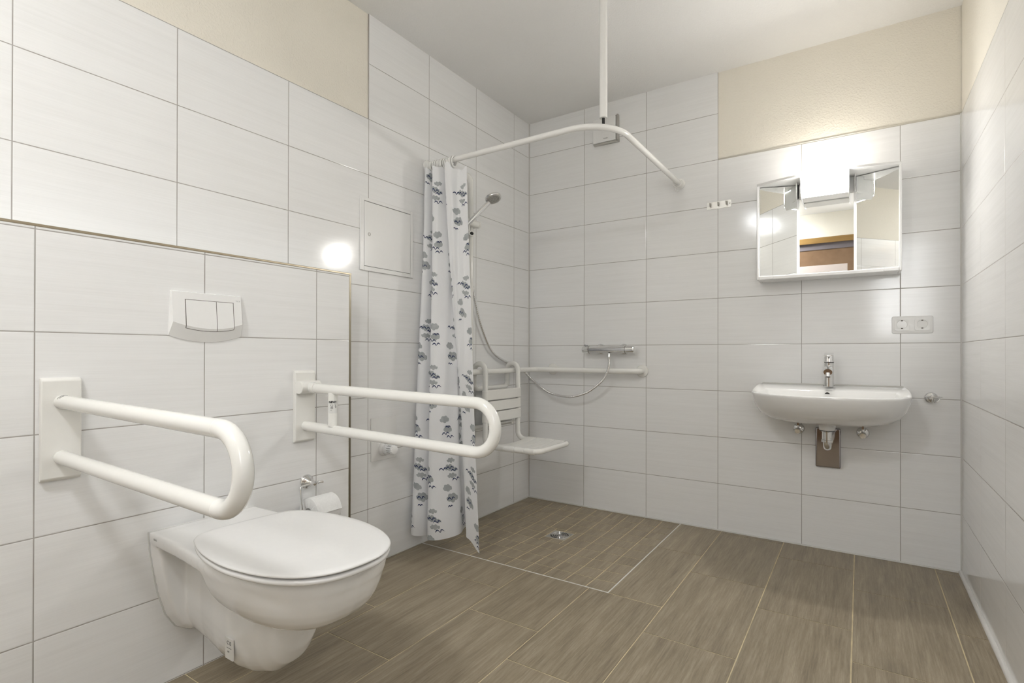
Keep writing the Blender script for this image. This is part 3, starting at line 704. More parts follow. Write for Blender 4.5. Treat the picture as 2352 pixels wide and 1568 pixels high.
Bp = [(0.055, -0.90), (0.022, -0.965), (0.012, -1.04), (0.016, -1.10), (0.030, -1.132), (0.060, -1.142), (0.088, -1.112), (0.094, -1.060), (0.104, -1.040),
      (0.116, -1.075), (0.124, -1.118), (0.145, -1.134), (0.172, -1.128), (0.200, -1.108), (0.226, -1.066), (0.238, -1.010), (0.214, -0.955), (0.205, -0.915), (0.232, -0.930),
      (0.262, -0.990), (0.290, -1.030), (0.330, -1.048), (0.375, -1.066), (0.402, -1.076)]
Tp_ = [(0.016, -0.965), (0.010, -0.985), (0.010, -1.008), (0.016, -1.026), (0.030, -1.030), (0.042, -1.008), (0.047, -0.965), (0.054, -0.945), (0.062, -0.975),
       (0.068, -1.018), (0.078, -1.036), (0.096, -1.030), (0.112, -1.022), (0.124, -0.985), (0.128, -0.945), (0.134, -0.940), (0.140, -0.985), (0.150, -1.030), (0.168, -1.034),
       (0.186, -1.020), (0.200, -0.992), (0.222, -0.994), (0.246, -1.000), (0.266, -1.004)]
NS, NZ = 420, 430
def resample(P, n):
    q = catmull([Vector((x, y, 0)) for x, y in P], 14); L = [0]
    for a, b in zip(q, q[1:]): L.append(L[-1]+(b-a).length)
    return q, L
bq = catmull([Vector((x, y, 0)) for x, y in Bp], 14); tq = catmull([Vector((x, y, 0)) for x, y in Tp_], 14)
LB = [0]
for a, b in zip(bq, bq[1:]): LB.append(LB[-1]+(b-a).length)
WID = LB[-1]
def at_s(s):                      # index by bottom arc length
    d = s*WID; lo_, hi_ = 0, len(LB)-1
    while hi_-lo_ > 1:
        md = (lo_+hi_)//2
        if LB[md] <= d: lo_ = md
        else: hi_ = md
    f = (d-LB[lo_])/max(LB[hi_]-LB[lo_], 1e-9)
    return bq[lo_].lerp(bq[hi_], f), tq[lo_].lerp(tq[hi_], f)
def smooth(t): t = max(0, min(1, t)); return t*t*(3-2*t)
cols = [at_s(i/NS) for i in range(NS+1)]
# gaps between the ring hooks let the top hem sag
cu = bpy.data.meshes.new('shower_curtain'); verts = []; uvs = []
for j in range(NZ+1):
    v_ = j/NZ
    for i in range(NS+1):
        s = i/NS; b, t_ = cols[i]
        zt_ = 1.876 - 0.030*smooth((s-0.80)/0.08) + 0.006*math.cos(2*math.pi*s*9)
        zb_ = 0.082 + 0.010*math.sin(9*s+1) - 0.030*smooth((s-0.90)/0.10)
        z = zt_ + (zb_-zt_)*v_
        k = v_**1.2
        p = t_.lerp(b, k)
        env = math.sin(math.pi*min(1, v_*1.15))
        p = p + Vector((0.003*math.sin(11*s*6.28+3*v_), 0.004*math.sin(9*s*6.28+5*v_+1), 0))*env
        # fine crumples
        p.y += 0.0016*math.sin(57*s+23*v_)*math.sin(31*v_+9*s)
        verts.append((max(p.x, 0.008), p.y, z)); uvs.append((0, v_*1.80))
for j in range(NZ+1):
    u_ = 0.0; b0 = j*(NS+1)
    for i in range(NS, -1, -1):
        if i < NS:
            a_, c_ = verts[b0+i], verts[b0+i+1]; u_ += math.hypot(a_[0]-c_[0], a_[1]-c_[1])
        uvs[b0+i] = (u_, uvs[b0+i][1])
faces = [(j*(NS+1)+i, j*(NS+1)+i+1, (j+1)*(NS+1)+i+1, (j+1)*(NS+1)+i) for j in range(NZ) for i in range(NS)]
og = Vector((0.2, -1.0, 0.08))
cu.from_pydata([(x-og.x, y-og.y, z-og.z) for x, y, z in verts], [], faces)
# print: half-drop repeat of three cloud-and-gull groups
PU, PV = 0.150, 0.452
clouds = []; birds = []
def C_(u, v, w_, h_):
    q = [(0, 0, .34), (-.30, .10, .24), (.30, .08, .25), (-.14, -.22, .25), (.16, -.24, .22), (.02, .24, .26), (-.38, -.02, .16), (.40, .0, .15)]
    for a, b, r in q: clouds.append((u+a*w_*1.25, v+b*h_, r*h_*1.12))
C_(0.030, 0.085, 0.036, 0.024); C_(0.045, 0.118, 0.042, 0.032); C_(0.017, 0.131, 0.024, 0.020); C_(0.040, 0.158, 0.042, 0.026)
C_(0.082, 0.212, 0.034, 0.034); C_(0.070, 0.262, 0.048, 0.044)
C_(0.016, 0.340, 0.038, 0.034); C_(0.008, 0.388, 0.034, 0.036)
birds += [(0.043, 0.121, .020), (0.022, 0.135, .018), (0.024, 0.179, .021), (0.078, 0.122, .019), (0.078, 0.266, .020), (0.024, 0.409, .019), (0.004, 0.426, .019), (0.004, 0.378, .014), (0.090, 0.300, .012)]
reps_c = {}; 
def cell(u, v):
    k = math.floor(u/PU); uu = u-k*PU; vv = (v + (PV/2 if k % 2 else 0)) % PV
    return uu, vv
cs, bs = [], []
PRX = 1.45
allc = [(a+du, b+dv+hv, r) for a, b, r in clouds for du, hv in ((0, 0), (PU, PV/2), (-PU, PV/2)) for dv in (-PV, 0, PV)]
allb = [(a+du, b+dv+hv, w_) for a, b, w_ in birds for du, hv in ((0, 0), (PU, PV/2), (-PU, PV/2)) for dv in (-PV, 0, PV)]
allc = [c for c in allc if -0.03 < c[0] < PU+0.03 and -0.03 < c[1] < PV+0.03]; allb = [c for c in allb if -0.03 < c[0] < PU+0.03 and -0.03 < c[1] < PV+0.03]
GULL = [(-1.0, 0.22, 0.0007), (-0.80, -0.02, 0.0016), (-0.55, -0.26, 0.0024), (-0.35, -0.24, 0.0024), (-0.14, 0.14, 0.0016), (0.0, 0.24, 0.0014), (0.10, -0.02, 0.0018), (0.30, -0.28, 0.0026), (0.52, -0.24, 0.0026), (0.78, 0.02, 0.0018), (1.0, 0.20, 0.0007)]
for u, v in uvs:
    a, b = cell(u, v); d = 1.0
    for cx, cy, r in allc:
        dx = a-cx; dy = b-cy
        if -0.03 < dx < 0.03 and -0.03 < dy < 0.03:
            q = math.sqrt(dx*dx+dy*dy)-r
            if q < d: d = q
    cs.append(max(-0.01, min(0.01, d))); d = 1.0
    for cx, cy, w_ in allb:
        dx = (a-cx); dy = b-cy
        if abs(dx) < w_*1.15+0.004 and abs(dy) < 0.02:
            q = 1.0; W_ = w_*1.15; px_, py_ = a-cx, dy
            for (ax_, ay_, ra), (bx_, by_, rb) in zip(GULL, GULL[1:]):
                ax_, ay_, bx_, by_ = ax_*W_, ay_*W_, bx_*W_, by_*W_
                ex, ey = bx_-ax_, by_-ay_; h = max(0, min(1, ((px_-ax_)*ex+(py_-ay_)*ey)/(ex*ex+ey*ey)))
                q = min(q, math.hypot(px_-ax_-ex*h, py_-ay_-ey*h)-(ra+(rb-ra)*h))
            if q < d: d = q
    bs.append(max(-0.01, min(0.01, d)))
for nm, arr in (('cloud_sdf', cs), ('bird_sdf', bs)):
    at = cu.attributes.new(nm, 'FLOAT', 'POINT'); at.data.foreach_set('value', arr)
for p in cu.polygons: p.use_smooth = True
cu.materials.append(MT['curtain'])
co = bpy.data.objects.new('shower_curtain', cu); COL.objects.link(co); co.location = og
tag(co, 'white shower curtain printed with grey clouds and navy gulls, bunched at the left wall', 'shower curtain')

# ================================================================== SHOWER GRAB RAIL, SEAT, HAND SHOWER
GR = thing('grab_rail', (0.085, -0.085, 0.85), 'ivory corner grab rail running round both shower walls with an upright bar', 'grab rail')
gr_ = 0.0162
m = MB(); m.tube(fillet([(0.085, -0.82, 0.850), (0.085, -0.085, 0.850), (0.781, -0.085, 0.850), (0.781, 0.0, 0.850)], [0.055, 0.045], 12), gr_, 24); m.build('bar', 'nylon', GR)
m = MB(); m.tube(fillet([(0.0, -0.735, 1.925), (0.080, -0.735, 1.925), (0.080, -0.735, 0.850)], 0.05, 12), gr_, 24); ub = m.build('upright_bar', 'nylon', GR)
for p, ax in (((0.781, 0, 0.850), (0, -1, 0)), ((0.187, 0, 0.852), (0, -1, 0)), ((0, -0.735, 1.925), (1, 0, 0))):
    m = MB(); m.lathe([(0.036, 0), (0.036, 0.006), (0.033, 0.010), (0.020, 0.0115)], p, ax)
    if p[0] == 0.187: m.cyl((0.187, 0, 0.852), (0.187, -0.075, 0.850), 0.012)
    m.build('wall_flange', 'nylon', GR)
m = MB(); m.cyl((0.112, -0.810, 1.648), (0.112, -0.703, 1.648), 0.0175, 28); m.cyl((0.112, -0.718, 1.648), (0.112, -0.703, 1.648), 0.0188, 28); m.box((0.062, -0.765, 1.632), (0.112, -0.705, 1.664)); m.build('slider', 'nylon_m', GR, bevel=0.002)
m = MB(); c = Vector((0.120, -0.775, 1.588)); A_ = Vector((0.75, -0.55, 0.25)).normalized()
m.torus(c, A_, 0.0135, 0.0042, 32, 10); m.box((0.116, -0.799, 1.598), (0.121, -0.792, 1.640)); hk = m.build('hose_clip', 'nylon_m', GR)
m = MB(); m.cyl(c-A_*0.001, c+A_*0.001, 0.0105); m.build('clip_hole', 'black', hk)

HS = thing('hand_shower', (0.2, -0.735, 1.76), 'chrome hand shower with round head held on the upright bar', 'hand shower')
hc = Vector((0.222, -0.722, 1.772)); hn = Vector((0.38, -0.12, -0.92)).normalized()
m = MB(); m.lathe([(0.0, -0.011), (0.030, -0.0105), (0.040, -0.0085), (0.0435, -0.005), (0.0440, 0.004), (0.0425, 0.0065), (0.038, 0.0075)], hc, hn, 44); m.build('head', 'chrome', HS)
m = MB(); m.lathe([(0.0385, 0.0070), (0.0385, 0.0080), (0.0, 0.0082)], hc, hn, 40); fc = m.build('spray_face', 'steel', HS)
m = MB(); ref = Vector((0, 0, 1)); N_ = (ref-hn*ref.dot(hn)).normalized(); B_ = hn.cross(N_)
for r_, n_ in ((0.007, 6), (0.0135, 12), (0.021, 20), (0.028, 28)):
    for k in range(n_):
        a_ = 2*math.pi*k/n_; q = hc + hn*0.0082 + (N_*math.cos(a_)+B_*math.sin(a_))*r_; m.cyl(q, q+hn*0.0012, 0.0013, 6)
m.build('nozzles', 'gap', fc)
m = MB(); hb = Vector((0.110, -0.812, 1.622)); a0 = hc - hn*0.001 + (hb-hc).normalized()*0.032
pt = [a0.lerp(hb, k/10) for k in range(11)]; m.tube(pt, 0.01, 20, True, [0.0125, 0.0130, 0.0128, 0.0128, 0.0130, 0.0130, 0.0128, 0.0122, 0.0115, 0.0110, 0.0105]); m.build('handle', 'chrome', HS)

HP = [(0.100, -0.820, 1.605), (0.088, -0.822, 1.560), (0.065, -0.800, 1.48), (0.040, -0.735, 1.42), (0.028, -0.665, 1.36), (0.025, -0.636, 1.298), (0.024, -0.582, 1.142), (0.024, -0.497, 1.006), (0.023, -0.453, 0.966), (0.022, -0.408, 0.935), (0.022, -0.301, 0.900),
      (0.022, -0.243, 0.886), (0.024, -0.167, 0.865), (0.024, -0.099, 0.838), (0.024, -0.060, 0.815), (0.065, -0.052, 0.776), (0.139, -0.080, 0.740), (0.187, -0.088, 0.714), (0.240, -0.094, 0.697), (0.345, -0.105, 0.6845), (0.405, -0.115, 0.695), (0.470, -0.119, 0.714), (0.520, -0.120, 0.743), (0.570, -0.119, 0.783), (0.597, -0.117, 0.817), (0.615, -0.108, 0.868), (0.612, -0.090, 0.910), (0.605, -0.073, 0.940)]
hp = catmull(HP, 14)
for _ in range(60):
    hp = [hp[0]] + [hp[i]*0.5+(hp[i-1]+hp[i+1])*0.25 for i in range(1, len(hp)-1)] + [hp[-1]]
SH = thing('shower_hose', (0.339, -0.085, 0.70), 'ribbed chrome shower hose sagging from the wall mixer behind the grab rail', 'shower hose')
m = MB(); n_ = len(hp); P2 = []; 
for a, b in zip(hp, hp[1:]):
    for k in range(3): P2.append(a.lerp(b, k/3))
P2.append(hp[-1]); m.tube(P2, 0.0080, 12, True, [0.0080 if (i % 3) else 0.0072 for i in range(len(P2))]); m.build('hose', 'chrome', SH)
m = MB(); m.cyl((0.606, -0.080, 0.915), (0.603, -0.074, 0.9515), 0.0095, 20, 0.0085); m.build('nut', 'chrome', SH)

MX = thing('shower_mixer', (0.575, 0, 0.975), 'chrome bar shower mixer on the tiled wall above the grab rail', 'shower mixer')
m = MB(); m.cyl((0.468, -0.070, 0.976), (0.710, -0.070, 0.976), 0.0215, 36); m.build('body', 'chrome', MX, bevel=0.001)
m = MB(); m.lathe([(0.0215, 0), (0.0215, 0.036), (0.019, 0.040), (0.0, 0.041)], (0.472, -0.070, 0.976), (-1, 0, 0), 40); m.box((0.444, -0.072, 0.996), (0.466, -0.066, 1.003)); m.box((0.442, -0.072, 0.998), (0.448, -0.066, 1.008)); m.build('temperature_knob', 'chrome', MX)
for xx in (0.474, 0.704):
    m = MB(); m.torus((xx, -0.070, 0.976), (1, 0, 0), 0.0215, 0.0015, 36, 8); lab(m.build('knob_gap', 'gap', MX), 'dark gap beside the knob')
m = MB(); m.lathe([(0.0218, 0), (0.0218, 0.045), (0.018, 0.049), (0.0, 0.0495)], (0.707, -0.070, 0.976), (1, 0, 0), 40); m.build('flow_knob', 'chrome', MX)
for xx in (0.518, 0.668):
    m = MB(); m.lathe([(0.034, 0), (0.034, 0.003), (0.026, 0.014), (0.015, 0.020), (0.014, 0.060)], (xx, 0, 0.978), (0, -1, 0), 40); m.build('wall_rose', 'chrome', MX)

SE = thing('shower_chair', (0.12, -0.49, 0.45), 'ivory slatted shower chair hung over the grab rail', 'shower chair')
ty0, ty1 = -0.655, -0.325; r_ = 0.0148
def side_tube(y):
    return fillet([(0.046, y, 0.765), (0.046, y, 0.893), (0.124, y, 0.893), (0.124, y, 0.442), (0.455, y, 0.442)], [0.038, 0.038, 0.05], 12)
m = MB()
pA = side_tube(ty0); pB = side_tube(ty1)
# one continuous bent frame: near side, front of the seat, far side
whole = fillet([(0.046, ty0, 0.765), (0.046, ty0, 0.893), (0.124, ty0, 0.893), (0.124, ty0, 0.442), (0.465, ty0, 0.446), (0.465, ty1, 0.446), (0.124, ty1, 0.442), (0.124, ty1, 0.893), (0.046, ty1, 0.893), (0.046, ty1, 0.765)], [0.038, 0.038, 0.05, 0.035, 0.035, 0.05, 0.038, 0.038], 12)
m.tube(whole, r_, 20); m.build('frame', 'nylon', SE)
m = MB(); m.tube(fillet([(0.046, ty0, 0.80), (0.046, ty0+0.0, 0.752), (0.046, ty1-0.0, 0.752), (0.046, ty1, 0.80)], 0.035, 10), r_, 20); m.build('rear_tube', 'nylon', SE)
for zc in (0.7205, 0.6590, 0.5980):
    m = MB(); prof = []
    # slat: flat band with rounded ends wrapped round the uprights
    rr_ = 0.0175; n_ = 10
    for k in range(n_+1):
        a_ = math.pi/2 + math.pi*k/n_; prof.append((0.124+rr_*math.cos(a_+math.pi/2+math.pi), ty0 - 0.0 + rr_*math.sin(a_+math.pi/2+math.pi)))
    out = []
    for k in range(n_+1):
        a_ = math.pi*k/n_; out.append((0.124+rr_*math.cos(a_), ty1+rr_*math.sin(a_)))
    for k in range(n_+1):
        a_ = math.pi+math.pi*k/n_; out.append((0.124+rr_*math.cos(a_), ty0+rr_*math.sin(a_)))
    m.prism([(x, y, zc-0.0275) for x, y in out], (0, 0, 0.055)); m.build('slat', 'nylon_m', SE, bevel=0.003)
for k in range(4):
    x0 = 0.196+0.0625*k; x1 = x0+0.058
    m = MB(); secs = []
    nn = 22
    def band(x):
        top, bot = [], []
        for j in range(nn+1):
            y = ty0+(ty1-ty0)*j/nn; sag = 0.012*(1-(2*j/nn-1)**2)
            top.append(Vector((x, y, 0.4595-sag))); bot.append(Vector((x, y, 0.4535-sag)))
        c1 = [Vector((x, ty1+0.0165*math.cos(a), 0.4435+0.0165*math.sin(a))) for a in [math.radians(90-18*i) for i in range(1, 15)]]
        c0 = [Vector((x, ty0-0.0165*math.cos(a), 0.4435+0.0165*math.sin(a))) for a in [math.radians(-144+0*i) for i in range(0)]]
        c0 = [Vector((x, ty0-0.0165*math.cos(a), 0.4435+0.0165*math.sin(a))) for a in [math.radians(90-18*i) for i in range(14, 0, -1)]]
        return top + c1 + list(reversed(bot[1:-1])) + c0
    m.loft([band(x0), band(x1)], smooth=False); m.build('slat', 'nylon_m', SE, bevel=0.0018, angle=35)
m = MB(); m.prism([(0.111, ty0, 0.556), (0.111, ty0, 0.548), (0.020, ty0, 0.520), (0.012, ty0, 0.520), (0.012, ty0, 0.534)], (0, ty1-ty0, 0)); m.build('wall_support', 'nylon_m', SE, bevel=0.002)
for yy_ in (ty0+0.02, ty1-0.02):
    m = MB(); m.cyl((0.0, yy_, 0.527), (0.100, yy_, 0.545), 0.013, 20); m.build('wall_buffer', 'nylon_m', SE, bevel=0.002)

# floor drain
DR = thing('floor_drain', (DC[0], DC[1], -DD), 'small square steel shower drain with round slotted grate in the mosaic floor', 'floor drain')
e = 0.058; zt = -DD+0.0022
m = MB(); m.box((DC[0]-e, DC[1]-e, -DD-0.012), (DC[0]+e, DC[1]+e, zt-0.0012)); m.build('frame', 'steel', DR)
m = MB(); 
for k, (r0_, r1_) in enumerate(((0.012, 0.0165), (0.022, 0.0265), (0.032, 0.0365), (0.042, 0.0485))):
    for s_ in (0, 1):
        a0_ = math.radians(12 + 180*s_ + (k % 2)*6); a1_ = a0_ + math.radians(140 if k != 3 else 120); nn = 20
        vi = []; vo = []
        for j in range(nn+1):
            a_ = a0_+(a1_-a0_)*j/nn; vi.append(m.bm.verts.new((DC[0]+r0_*math.cos(a_), DC[1]+r0_*math.sin(a_), zt-0.0008))); vo.append(m.bm.verts.new((DC[0]+r1_*math.cos(a_), DC[1]+r1_*math.sin(a_), zt-0.0008)))
        for j in range(nn): m._f([vi[j], vi[j+1], vo[j+1], vo[j]])
m.build('slots', 'black', DR, merge=False, angle=None)
m = MB(); m.torus((DC[0], DC[1], zt-0.001), (0, 0, 1), 0.052, 0.0012, 40, 8)
for R_ in (0.019, 0.029, 0.039): m.torus((DC[0], DC[1], zt-0.001), (0, 0, 1), R_, 0.0011, 40, 8)
m.cyl((DC[0], DC[1], zt-0.002), (DC[0], DC[1], zt), 0.010); m.build('grate', 'chrome', DR)

# ================================================================== WASHBASIN
WB = thing('washbasin', (1.715, 0, 0.64), 'white wall-hung washbasin below the mirror cabinet', 'washbasin')
BX = 1.7145
def zrim(y):
    t_ = smooth((-y-0.03)/0.22); return 0.8005 - 0.028*t_
def outline(scale, yf, zf, back=0.0, ztop=None, n=72):
    """D-shaped plan: flat back on the wall, elliptical front; scale on half width"""
    pts = []
    H = [(0.0, 0.297), (-0.05, 0.303), (-0.12, 0.310), (-0.20, 0.312), (-0.27, 0.303), (-0.34, 0.274), (-0.40, 0.222), (-0.44, 0.150), (-0.458, 0.075), (-0.463, 0.0)]
    q = catmull([Vector((hw*scale, y*yf, 0)) for y, hw in H], 6)
    for p in q: pts.append(Vector((BX+p.x, p.y, zf(p.y) if callable(zf) else zf)))
    for p in reversed(q[:-1]): pts.append(Vector((BX-p.x, p.y, zf(p.y) if callable(zf) else zf)))
    return pts
m = MB()
hull = []
for sc_, yf, dz in [(0.06, 0.30, 0.142), (0.30, 0.46, 0.1405), (0.52, 0.58, 0.137), (0.70, 0.69, 0.130), (0.82, 0.785, 0.116), (0.90, 0.865, 0.094), (0.955, 0.93, 0.064), (0.985, 0.975, 0.034), (0.998, 0.998, 0.012), (1.0, 1.0, 0.004), (0.996, 0.996, 0.0)]:
    hull.append(outline(sc_, yf, (lambda d: (lambda y: zrim(y)-d - 0.0))(dz)))
# inner basin
def inner(k, depth, yb=-0.150, yfr=-0.440):
    pts = []; n = 54; cyy = (yb+yfr)/2; ry = (yb-yfr)/2; out_ = []
    ref_ = outline(1, 1, 0.0)
    N_ = len(ref_)
    for i, p in enumerate(ref_):
        y = cyy + 0 + (max(min(p.y, 0), -0.463)+0.2315)/0.2315*ry*k; x = BX+(p.x-BX)*0.905*k*(0.94+0.06*smooth((-y)/0.3))
        out_.append(Vector((x, y, zrim(y)-depth)))
    return out_
rimtop = outline(0.985, 0.985, lambda y: zrim(y)+0.001)
ins = [inner(1.0, 0.0), inner(0.985, 0.006), inner(0.95, 0.03), inner(0.88, 0.065), inner(0.74, 0.095), inner(0.5, 0.112), inner(0.12, 0.118)]
m.loft(hull + [rimtop] + ins)
# clamp y to the wall plane
for v_ in m.bm.verts: v_.co.y = min(v_.co.y, -0.0005)
m.build('basin', 'ceramic', WB, angle=70)
m = MB(); m.torus((BX+0.001, -0.1535, 0.764), (0, 1, -0.15), 0.0105, 0.0015, 28, 8); m.build('overflow_ring', 'steel', WB)
m = MB(); m.cyl((BX+0.001, -0.1500, 0.764), (BX+0.001, -0.1548, 0.7645), 0.0102); m.build('overflow_hole', 'black', WB)
m = MB(); m.lathe([(0.036, 0), (0.035, 0.012), (0.031, 0.034), (0.0, 0.034)], (BX+0.003, -0.215, 0.642), (0, 0, -1)); m.build('outlet_boss', 'ceramic', WB)
m = MB(); m.tube([(BX-0.294, -0.001, 0.803), (BX+0.294, -0.001, 0.803)], 0.003, 8); m.build('wall_joint', 'silicone_w', WB)

FA = thing('faucet', (BX+0.004, -0.085, 0.80), 'chrome single-lever faucet standing on the back of the washbasin', 'faucet')
fx, fy = BX+0.005, -0.082
m = MB(); m.lathe([(0.0235, 0), (0.0235, 0.004), (0.0225, 0.02), (0.0220, 0.10), (0.0222, 0.112)], (fx, fy, 0.7985), (0, 0, 1), 40); m.build('body', 'chrome', FA)
m = MB(); sp_ = [Vector((fx, fy-0.005, 0.880)), Vector((fx, fy-0.045, 0.884)), Vector((fx, fy-0.085, 0.879)), Vector((fx, fy-0.110, 0.869))]
rings = []
for p, w_, h_ in zip(catmull(sp_, 4), [0.020]*13, [0.0145]*13):
    rings.append([Vector((p.x+w_*0.88*math.cos(a), p.y, p.z+h_*math.sin(a))) for a in [2*math.pi*k/24 for k in range(24)]])
m.loft(rings); m.lathe([(0.0125, 0), (0.0125, 0.016), (0.010, 0.018)], (fx, fy-0.100, 0.866), (0, -0.15, -1), 28); m.build('spout', 'chrome', FA)
m = MB(); m.cyl((fx, fy-0.1028, 0.8475), (fx, fy-0.1031, 0.8465), 0.0095); m.build('aerator', 'gap', FA)
m = MB(); m.lathe([(0.0205, 0), (0.0205, 0.003)], (fx, fy, 0.9105), (0, 0, 1), 36); m.build('handle_gap', 'black', FA)
m = MB(); m.lathe([(0.0228, 0), (0.0222, 0.008), (0.0195, 0.030), (0.018, 0.038), (0.0, 0.040)], (fx, fy, 0.9135), (0, 0, 1), 40)
R_ = Matrix.Rotation(math.radians(8), 3, 'X'); m.box((fx-0.0185, fy-0.070, 0.9515), (fx+0.0185, fy+0.018, 0.9560), rot=R_, c=(fx, fy, 0.953)); m.build('lever', 'chrome', FA, bevel=0.0015)
m = MB(); m.cyl((fx, fy-0.0195, 0.934), (fx, fy-0.0215, 0.934), 0.0035); m.build('temperature_dot', 'grey', FA)

SI = thing('siphon', (BX+0.003, -0.2, 0.55), 'chrome drain trap hanging under the washbasin', 'drain trap')
sx_, sy_ = BX+0.003, -0.213
m = MB(); m.cyl((sx_, sy_, 0.609), (sx_, sy_, 0.604), 0.0300); m.build('seal', 'black', SI)
m = MB(); m.lathe([(0.026, 0), (0.026, 0.003), (0.0205, 0.006), (0.0205, 0.040), (0.0225, 0.041), (0.0225, 0.051), (0.0185, 0.053)], (sx_, sy_, 0.605), (0, 0, -1), 36); m.build('coupling', 'chrome', SI)
m = MB(); m.tube(fillet([(sx_, sy_, 0.56), (sx_, sy_, 0.527), (sx_, -0.012, 0.527)], 0.030, 10), 0.0165, 24); m.build('pipe', 'chrome', SI)
SP = tag(MB().box((1.659, -0.016, 0.401), (1.7655, -0.0005, 0.594)).build('trap_cover', 'chrome', bevel=0.007, seg=4), 'flat chrome cover plate on the wall behind the drain trap', 'cover plate')
SP.data.materials[0] = MT['chrome_d']
for i, (vx, lb) in enumerate(((1.586, 'chrome angle valve under the left side of the washbasin'), (1.853, 'chrome angle valve under the right side of the washbasin'))):
    t = thing('angle_valve', (vx, 0, 0.58), lb, 'angle valve')
    m = MB(); m.lathe([(0.027, 0), (0.027, 0.002), (0.022, 0.010), (0.012, 0.014)], (vx, 0, 0.580), (0, -1, 0), 36); m.build('wall_rose', 'chrome', t)
    m = MB(); m.cyl((vx, -0.010, 0.580), (vx, -0.048, 0.580), 0.0085); m.cyl((vx, -0.034, 0.580), (vx, -0.034, 0.615), 0.0065); m.cyl((vx, -0.034, 0.600), (vx, -0.034, 0.618), 0.0085, 6); m.build('body', 'chrome', t)
    m = MB(); m.lathe([(0.010, 0), (0.0145, 0.004), (0.0145, 0.018), (0.012, 0.024), (0, 0.025)], (vx, -0.046, 0.576), (0, -1, -0.1), 24); m.build('handle', 'chrome', t)
    m = MB(); m.tube([(vx, -0.034, 0.612), (vx, -0.034, 0.632)], 0.0042, 10); m.build('supply_tube', 'black' if i else 'steel', t)
# glass holder on the right
t = thing('glass_holder', (2.109, 0, 0.757), 'round chrome tumbler holder with wire ring, right of the washbasin', 'tumbler holder')
m = MB(); m.lathe([(0.0255, 0), (0.0255, 0.003), (0.023, 0.008), (0.018, 0.012), (0.011, 0.015), (0.009, 0.020), (0.006, 0.028), (0, 0.030)], (2.107, 0, 0.757), (0, -1, 0), 40); m.build('wall_rose', 'chrome', t)
m = MB(); gx_, gy_ = 2.111, -0.058
m.torus((gx_, gy_, 0.765), (0, 0.0, 1), 0.0295, 0.0017, 40, 8)
m.torus((gx_-0.002, gy_, 0.763), (0, 1, 0), 0.0235, 0.0017, 28, 8, math.radians(92), math.radians(268))
m.torus((gx_-0.002, gy_, 0.763), (1, 0, 0), 0.0235, 0.0017, 28, 8, math.radians(92), math.radians(268))
m.cyl((2.108, -0.026, 0.764), (2.109, -0.030, 0.765), 0.0035); m.build('wire_ring', 'chrome', t)

# double socket
t = thing('double_socket', (2.039, 0, 1.045), 'white double wall socket between the mirror cabinet and the right wall', 'socket')
def rrect(x0, x1, z0, z1, r, y, n=6):
    out = []
    for cx, cz, a0_ in ((x1-r, z1-r, 0), (x0+r, z1-r, 90), (x0+r, z0+r, 180), (x1-r, z0+r, 270)):
        for k in range(n+1):
            a_ = math.radians(a0_+90*k/n); out.append(Vector((cx+r*math.cos(a_), y, cz+r*math.sin(a_))))
    return out
m = MB(); m.loft([rrect(1.964, 2.1145, 1.046, 1.1245, 0.008, 0), rrect(1.964, 2.1145, 1.046, 1.1245, 0.008, -0.005), rrect(1.966, 2.1125, 1.048, 1.1225, 0.007, -0.0075), rrect(1.974, 2.1045, 1.056, 1.1145, 0.006, -0.0095)]); m.build('frame', 'plastic', t, angle=30)
for cx in (2.0020, 2.0755):
    m = MB(); cz = 1.0865; s_ = 0.0275; N4 = 48
    sq = []
    for k in range(N4):
        a_ = 2*math.pi*k/N4; c, s2 = math.cos(a_), math.sin(a_); p_ = 7
        sq.append(Vector((cx + s_*math.copysign(abs(c)**(2/p_), c), -0.0125, cz + s_*math.copysign(abs(s2)**(2/p_), s2))))
    cr = lambda r, y: [Vector((cx+r*math.cos(2*math.pi*k/N4), y, cz+r*math.sin(2*math.pi*k/N4))) for k in range(N4)]
    bk = [Vector((p.x, -0.004, p.z)) for p in sq]
    m.loft([bk, sq, cr(0.0205, -0.0128), cr(0.0192, -0.0120), cr(0.0185, -0.0015), cr(0.001, -0.0012)], cap0=False); it = m.build('socket_insert', 'plastic', t, angle=35)
    for q_ in (-1, 1):
        m = MB(); m.box((cx-0.0035, -0.0122, cz+q_*0.0175-0.002), (cx+0.0035, -0.003, cz+q_*0.0175+0.002)); m.build('earth_contact', 'gap', it)
        m = MB(); m.cyl((cx+q_*0.0095, -0.0005, cz), (cx+q_*0.0095, -0.0020, cz), 0.0024, 12); m.build('pin_hole', 'gap', it)

# hook strip
t = thing('hook_strip', (1.205, 0, 1.74), 'small brushed steel strip with three hooks, left of the mirror cabinet', 'hook strip')
m = MB(); m.loft([rrect(1.143, 1.267, 1.738, 1.776, 0.004, 0), rrect(1.143, 1.267, 1.738, 1.776, 0.004, -0.0018)], smooth=False); m.build('strip', 'steel', t)
for hx in (1.163, 1.205, 1.247):
    m = MB(); m.tube(fillet([(hx, -0.002, 1.770), (hx, -0.006, 1.757), (hx, -0.020, 1.745), (hx, -0.028, 1.766)], 0.006, 6), 0.0026, 10); m.build('hook', 'steel', t)
m = MB(); m.cyl((1.149, -0.0015, 1.757), (1.149, -0.0040, 1.757), 0.0036); m.build('screw_cap', 'plastic', t)
m = MB(); m.cyl((1.261, -0.0015, 1.757), (1.261, -0.0025, 1.757), 0.0026); m.build('screw_hole', 'gap', t)

